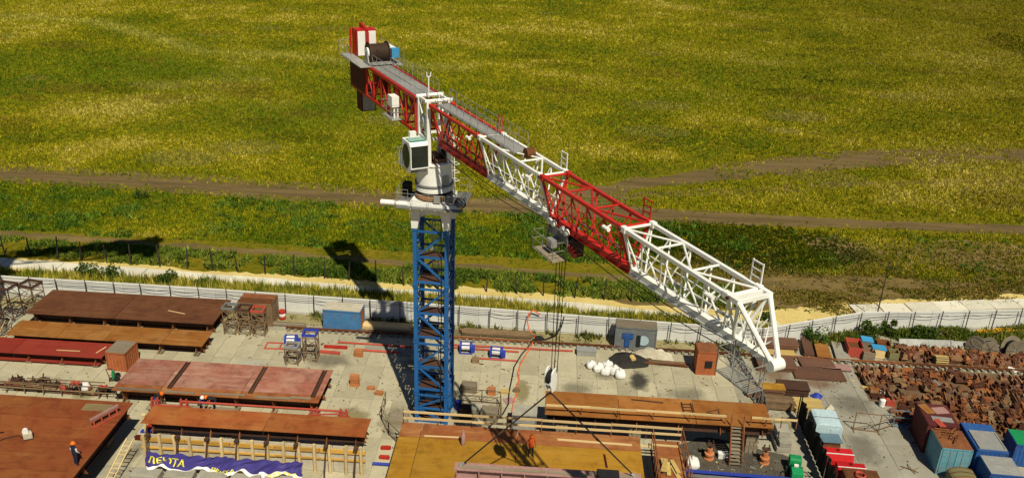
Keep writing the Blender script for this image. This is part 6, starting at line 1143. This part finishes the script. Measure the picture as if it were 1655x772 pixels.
for x, y, l in ((42.8,75.4,1.8),(46.2,76.2,3.0),(44.6,75.9,1.4)): one('yellow_cradle', 'yellow steel frame lying in the weeds against the white wall', 'frame', MB().box(-l/2,l/2,-.25,-.17,.1,.3).box(-l/2,l/2,.17,.25,.1,.3).box(-l/2,-l/2+.1,-.17,.17,.1,.28).box(l/2-.1,l/2,-.17,.17,.1,.28).box(-.05,.05,-.17,.17,.1,.25).box(-l/2,-l/2+.1,-.2,.2,0,.1).box(l/2-.1,l/2,-.2,.2,0,.1), 'yellow_paint', (x,y,.0), .16, group='yellow frames against the wall')
for i in range(3): one('short_ladder', 'grey ladder frame lying on the weedy bank', 'ladder', MB().bar((-1.2,-.25,.05),(1.2,-.25,.05),.06).bar((-1.2,.25,.05),(1.2,.25,.05),.06).bar((-.8,-.25,.05),(-.8,.25,.05),.05).bar((0,-.25,.05),(0,.25,.05),.05).bar((.8,-.25,.05),(.8,.25,.05),.05), 'galvanised', (36.9+jit(.4),74.0+i*.25,.45+i*.1), jit(.3), group='ladder frames on the bank')
cl = thing('canister', 'white plastic canister at the edge of the scrap rows', 'canister', (28.35,61.6,.03)); mk('tank', MB().lathe([(.2,0),(.24,.04),(.24,.62),(.12,.72),(.08,.78)],12), 'white_sack', cl, smooth=True); mk('cap', MB().lathe([(.09,.78),(.09,.84),(.05,.85)],8), 'signal_red', cl)
crate('red pump casing beside the white canister', 29.1, 61.9, .7, .5, .5, 'primer_red', 1); 
for i, (x, y) in enumerate(((29.0,63.4),(33.2,65.0),(42.0,68.6))): one('white_scrap', 'pale crumpled packaging lying among the scrap', 'packaging', MB().cbox((0,0,.14),(.5,.35,.26),rz=.4).cbox((.3,.1,.09),(.3,.3,.16),rz=1.0), 'white_sack', (x,y,.02), jit(1), group='pale packaging in the scrap')
one('loose_plank', 'yellow plank lying at the edge of the scrap rows', 'plank', MB().cbox((0,0,.04),(1.5,.3,.06)), 'timber_yellow', (28.2,64.6,.03), .5)
one('cable_bundle', 'loose coil of thin rods lying on the roadway by the olive bin', 'rods', MB().path([(-.7,-.2,.05),(-.2,.1,.08),(.4,-.1,.05),(.8,.2,.06)],.03,5).path([(-.5,.3,.05),(0,0,.1),(.6,-.35,.05)],.03,5).path([(.1,.5,.05),(.15,0,.1),(.3,-.5,.05)],.03,5), 'scaffold_tube', (27.6,53.4,.03))
for i, x in enumerate((32.6,33.05,33.5,33.95,34.4)): one('silver_plate', 'pale galvanised plate leaning in the scrap row', 'plate', MB().box(-.14,.14,-.55,.55,0,.035).box(-.14,-.11,-.55,.55,.035,.09), 'galvanised', (x,65.5,.1), 0, rot=(.0,-.75,.25), group='galvanised plates in the scrap')
# scrap rows: castings and brackets. The nearest are things of their own, the far ones one mass
kinds = [('rusty_bracket', 'small rusty angle bracket lying in the scrap rows', 'bracket', MB().box(-.3,.3,-.22,.22,0,.06).box(-.3,-.22,-.22,.22,.06,.42).prism([(-.22,.06),(.18,.06),(-.22,.36)],-.03,.03,'y')),
         ('rusty_channel', 'short rusty channel piece lying in the scrap rows', 'channel', MB().box(-.42,.42,-.17,.17,0,.05).box(-.42,.42,-.17,-.12,.05,.3).box(-.42,.42,.12,.17,.05,.3)),
         ('rusty_casting', 'rusty boxy casting with a flange lying in the scrap rows', 'casting', MB().box(-.32,.32,-.28,.28,0,.07).box(-.22,.22,-.18,.18,.07,.4).tube((0,0,.4),(0,0,.5),.12,8)),
         ('rusty_saddle', 'rusty curved saddle plate lying in the scrap rows', 'saddle', MB().prism([(-.36,0),(.36,0),(.36,.34),(.26,.34),(.2,.14),(-.2,.14),(-.26,.34),(-.36,.34)],-.22,.22,'y'))]
KM = [(nm, lb, ct, b_, b_.mesh(nm)) for nm, lb, ct, b_ in kinds]
spots = []
y = 56.5
while y < 67.6:
    x = 28.1 if y > 62 else (29.4 if y > 59.4 else 34.5)
    x += jit(.3)
    while x < 47.5:
        gap = vn = math.sin(x*.9+y*1.7)+math.sin(x*.37-y*.8)
        if vn > -1.15 and not (34.9 < x < 38.0 and 54.0 < y < 57.0): spots.append((x+jit(.18), y+jit(.16), y))
        x += random.uniform(.44,.68)
    y += .62
for _ in range(190): spots.append((random.uniform(32,46.5), random.uniform(69.2,71.2), 70))
spots += [(a+jit(.2), b+jit(.2), c) for a, b, c in spots[::3]]
random.shuffle(spots)
inframe = lambda p: (p[0] < p[1]*.66) 
near = sorted(spots, key=lambda p: (0 if inframe(p) else 1, p[1]))[:290]; ns = set(near); mass = MB()
def tilt(): return (jit(.22), jit(.22), random.choice((0,0,0,1.57))+jit(.18))
MLIST = ['rust','rust','rust','rust_dark','rust_dark','rust_dark','rust_plate','rust_tan','rust_bright','scaffold_tube']; KMM = {}
LOOK = {'rust':'brown rusty','rust_dark':'dark rusty','rust_plate':'dull rusty','rust_tan':'tan rusty','rust_bright':'orange rusty','scaffold_tube':'muddy brown'}
for p in near:
    nm, lb, ct, b_, me = random.choice(KM); s = random.uniform(.8,1.25); mt = random.choice(MLIST)
    if (nm, mt) not in KMM: KMM[nm, mt] = me.copy()
    lb2 = lb.replace('small rusty', 'small '+LOOK[mt]).replace('short rusty', 'short '+LOOK[mt]).replace('rusty boxy', LOOK[mt]+' boxy').replace('rusty curved', LOOK[mt]+' curved')
    tag(mo(nm, KMM[nm, mt], mt, None, (p[0],p[1],random.choice((.05,.07,.28))), rot=tilt(), scale=(s,s,s)), lb2, ct, LOOK[mt]+' pieces in the scrap rows')
mi = []
for p in spots:
    if p in ns: continue
    b_ = random.choice(KM)[3]; s = random.uniform(.8,1.25); r_ = tilt(); M = Matrix.Translation((p[0],p[1],random.choice((.05,.07,.28)))) @ Matrix.Rotation(r_[2],4,'Z') @ Matrix.Rotation(r_[0],4,'X') @ Matrix.Rotation(r_[1],4,'Y')
    mass.add([M @ (Vector(v_)*s) for v_ in b_.v], b_.f); mi += [random.choice((0,0,1,1,1,2,3,4))]*len(b_.f)
so_ = tag(mk('scrap_mass', mass, 'rust'), 'mass of rusty castings and brackets filling the scrap rows by the sleepers', 'scrap', kind='stuff')
for mt in ('rust_dark','rust_plate','rust_tan','rust_bright'): so_.data.materials.append(MATS[mt])
so_.data.polygons.foreach_set('material_index', mi)
# small litter nobody could count: chips of wood, stone and steel on the slabs and round the stacks
lit = MB(); lm = []
for x0, x1, y0, y1, n in ((-46,-28,52,59.5,160),(-28,-9,60,68,230),(-16.5,-9,52,60,180),(-6,.5,55,68,200),(.5,17,57.5,68,230),(10.5,20,51.5,53.4,140),(17,28,58.5,69,260),(21,30,48,60,90),(-30,20,69,70.6,260),(-29,-10.5,46.2,48,120),(28,47,68.8,72,260),(28,46,55,68,260)):
    for _ in range(int(n*(1.2 if y0 > 68 or x0 > 27 else .6))):
        x, y = random.uniform(x0,x1), random.uniform(y0,y1); k_ = random.random(); l_ = random.uniform(.04,.14) if k_ < .85 else random.uniform(.2,.55)
        lit.cbox((x,y,.05), (l_, l_*random.uniform(.3,.8) if k_ < .7 else .05, random.uniform(.02,.07)), random.uniform(0,3.1), jit(.2), jit(.2)); lm += [random.choice((0,0,1,1,2,3,4))]*6
lo = tag(mk('litter', lit, 'timber_grey'), 'small chips of wood, stone and steel littering the yard', 'litter', kind='stuff')
for mt in ('rust','rust_dark','timber_pale','old_concrete'): lo.data.materials.append(MATS[mt])
lo.data.polygons.foreach_set('material_index', lm)
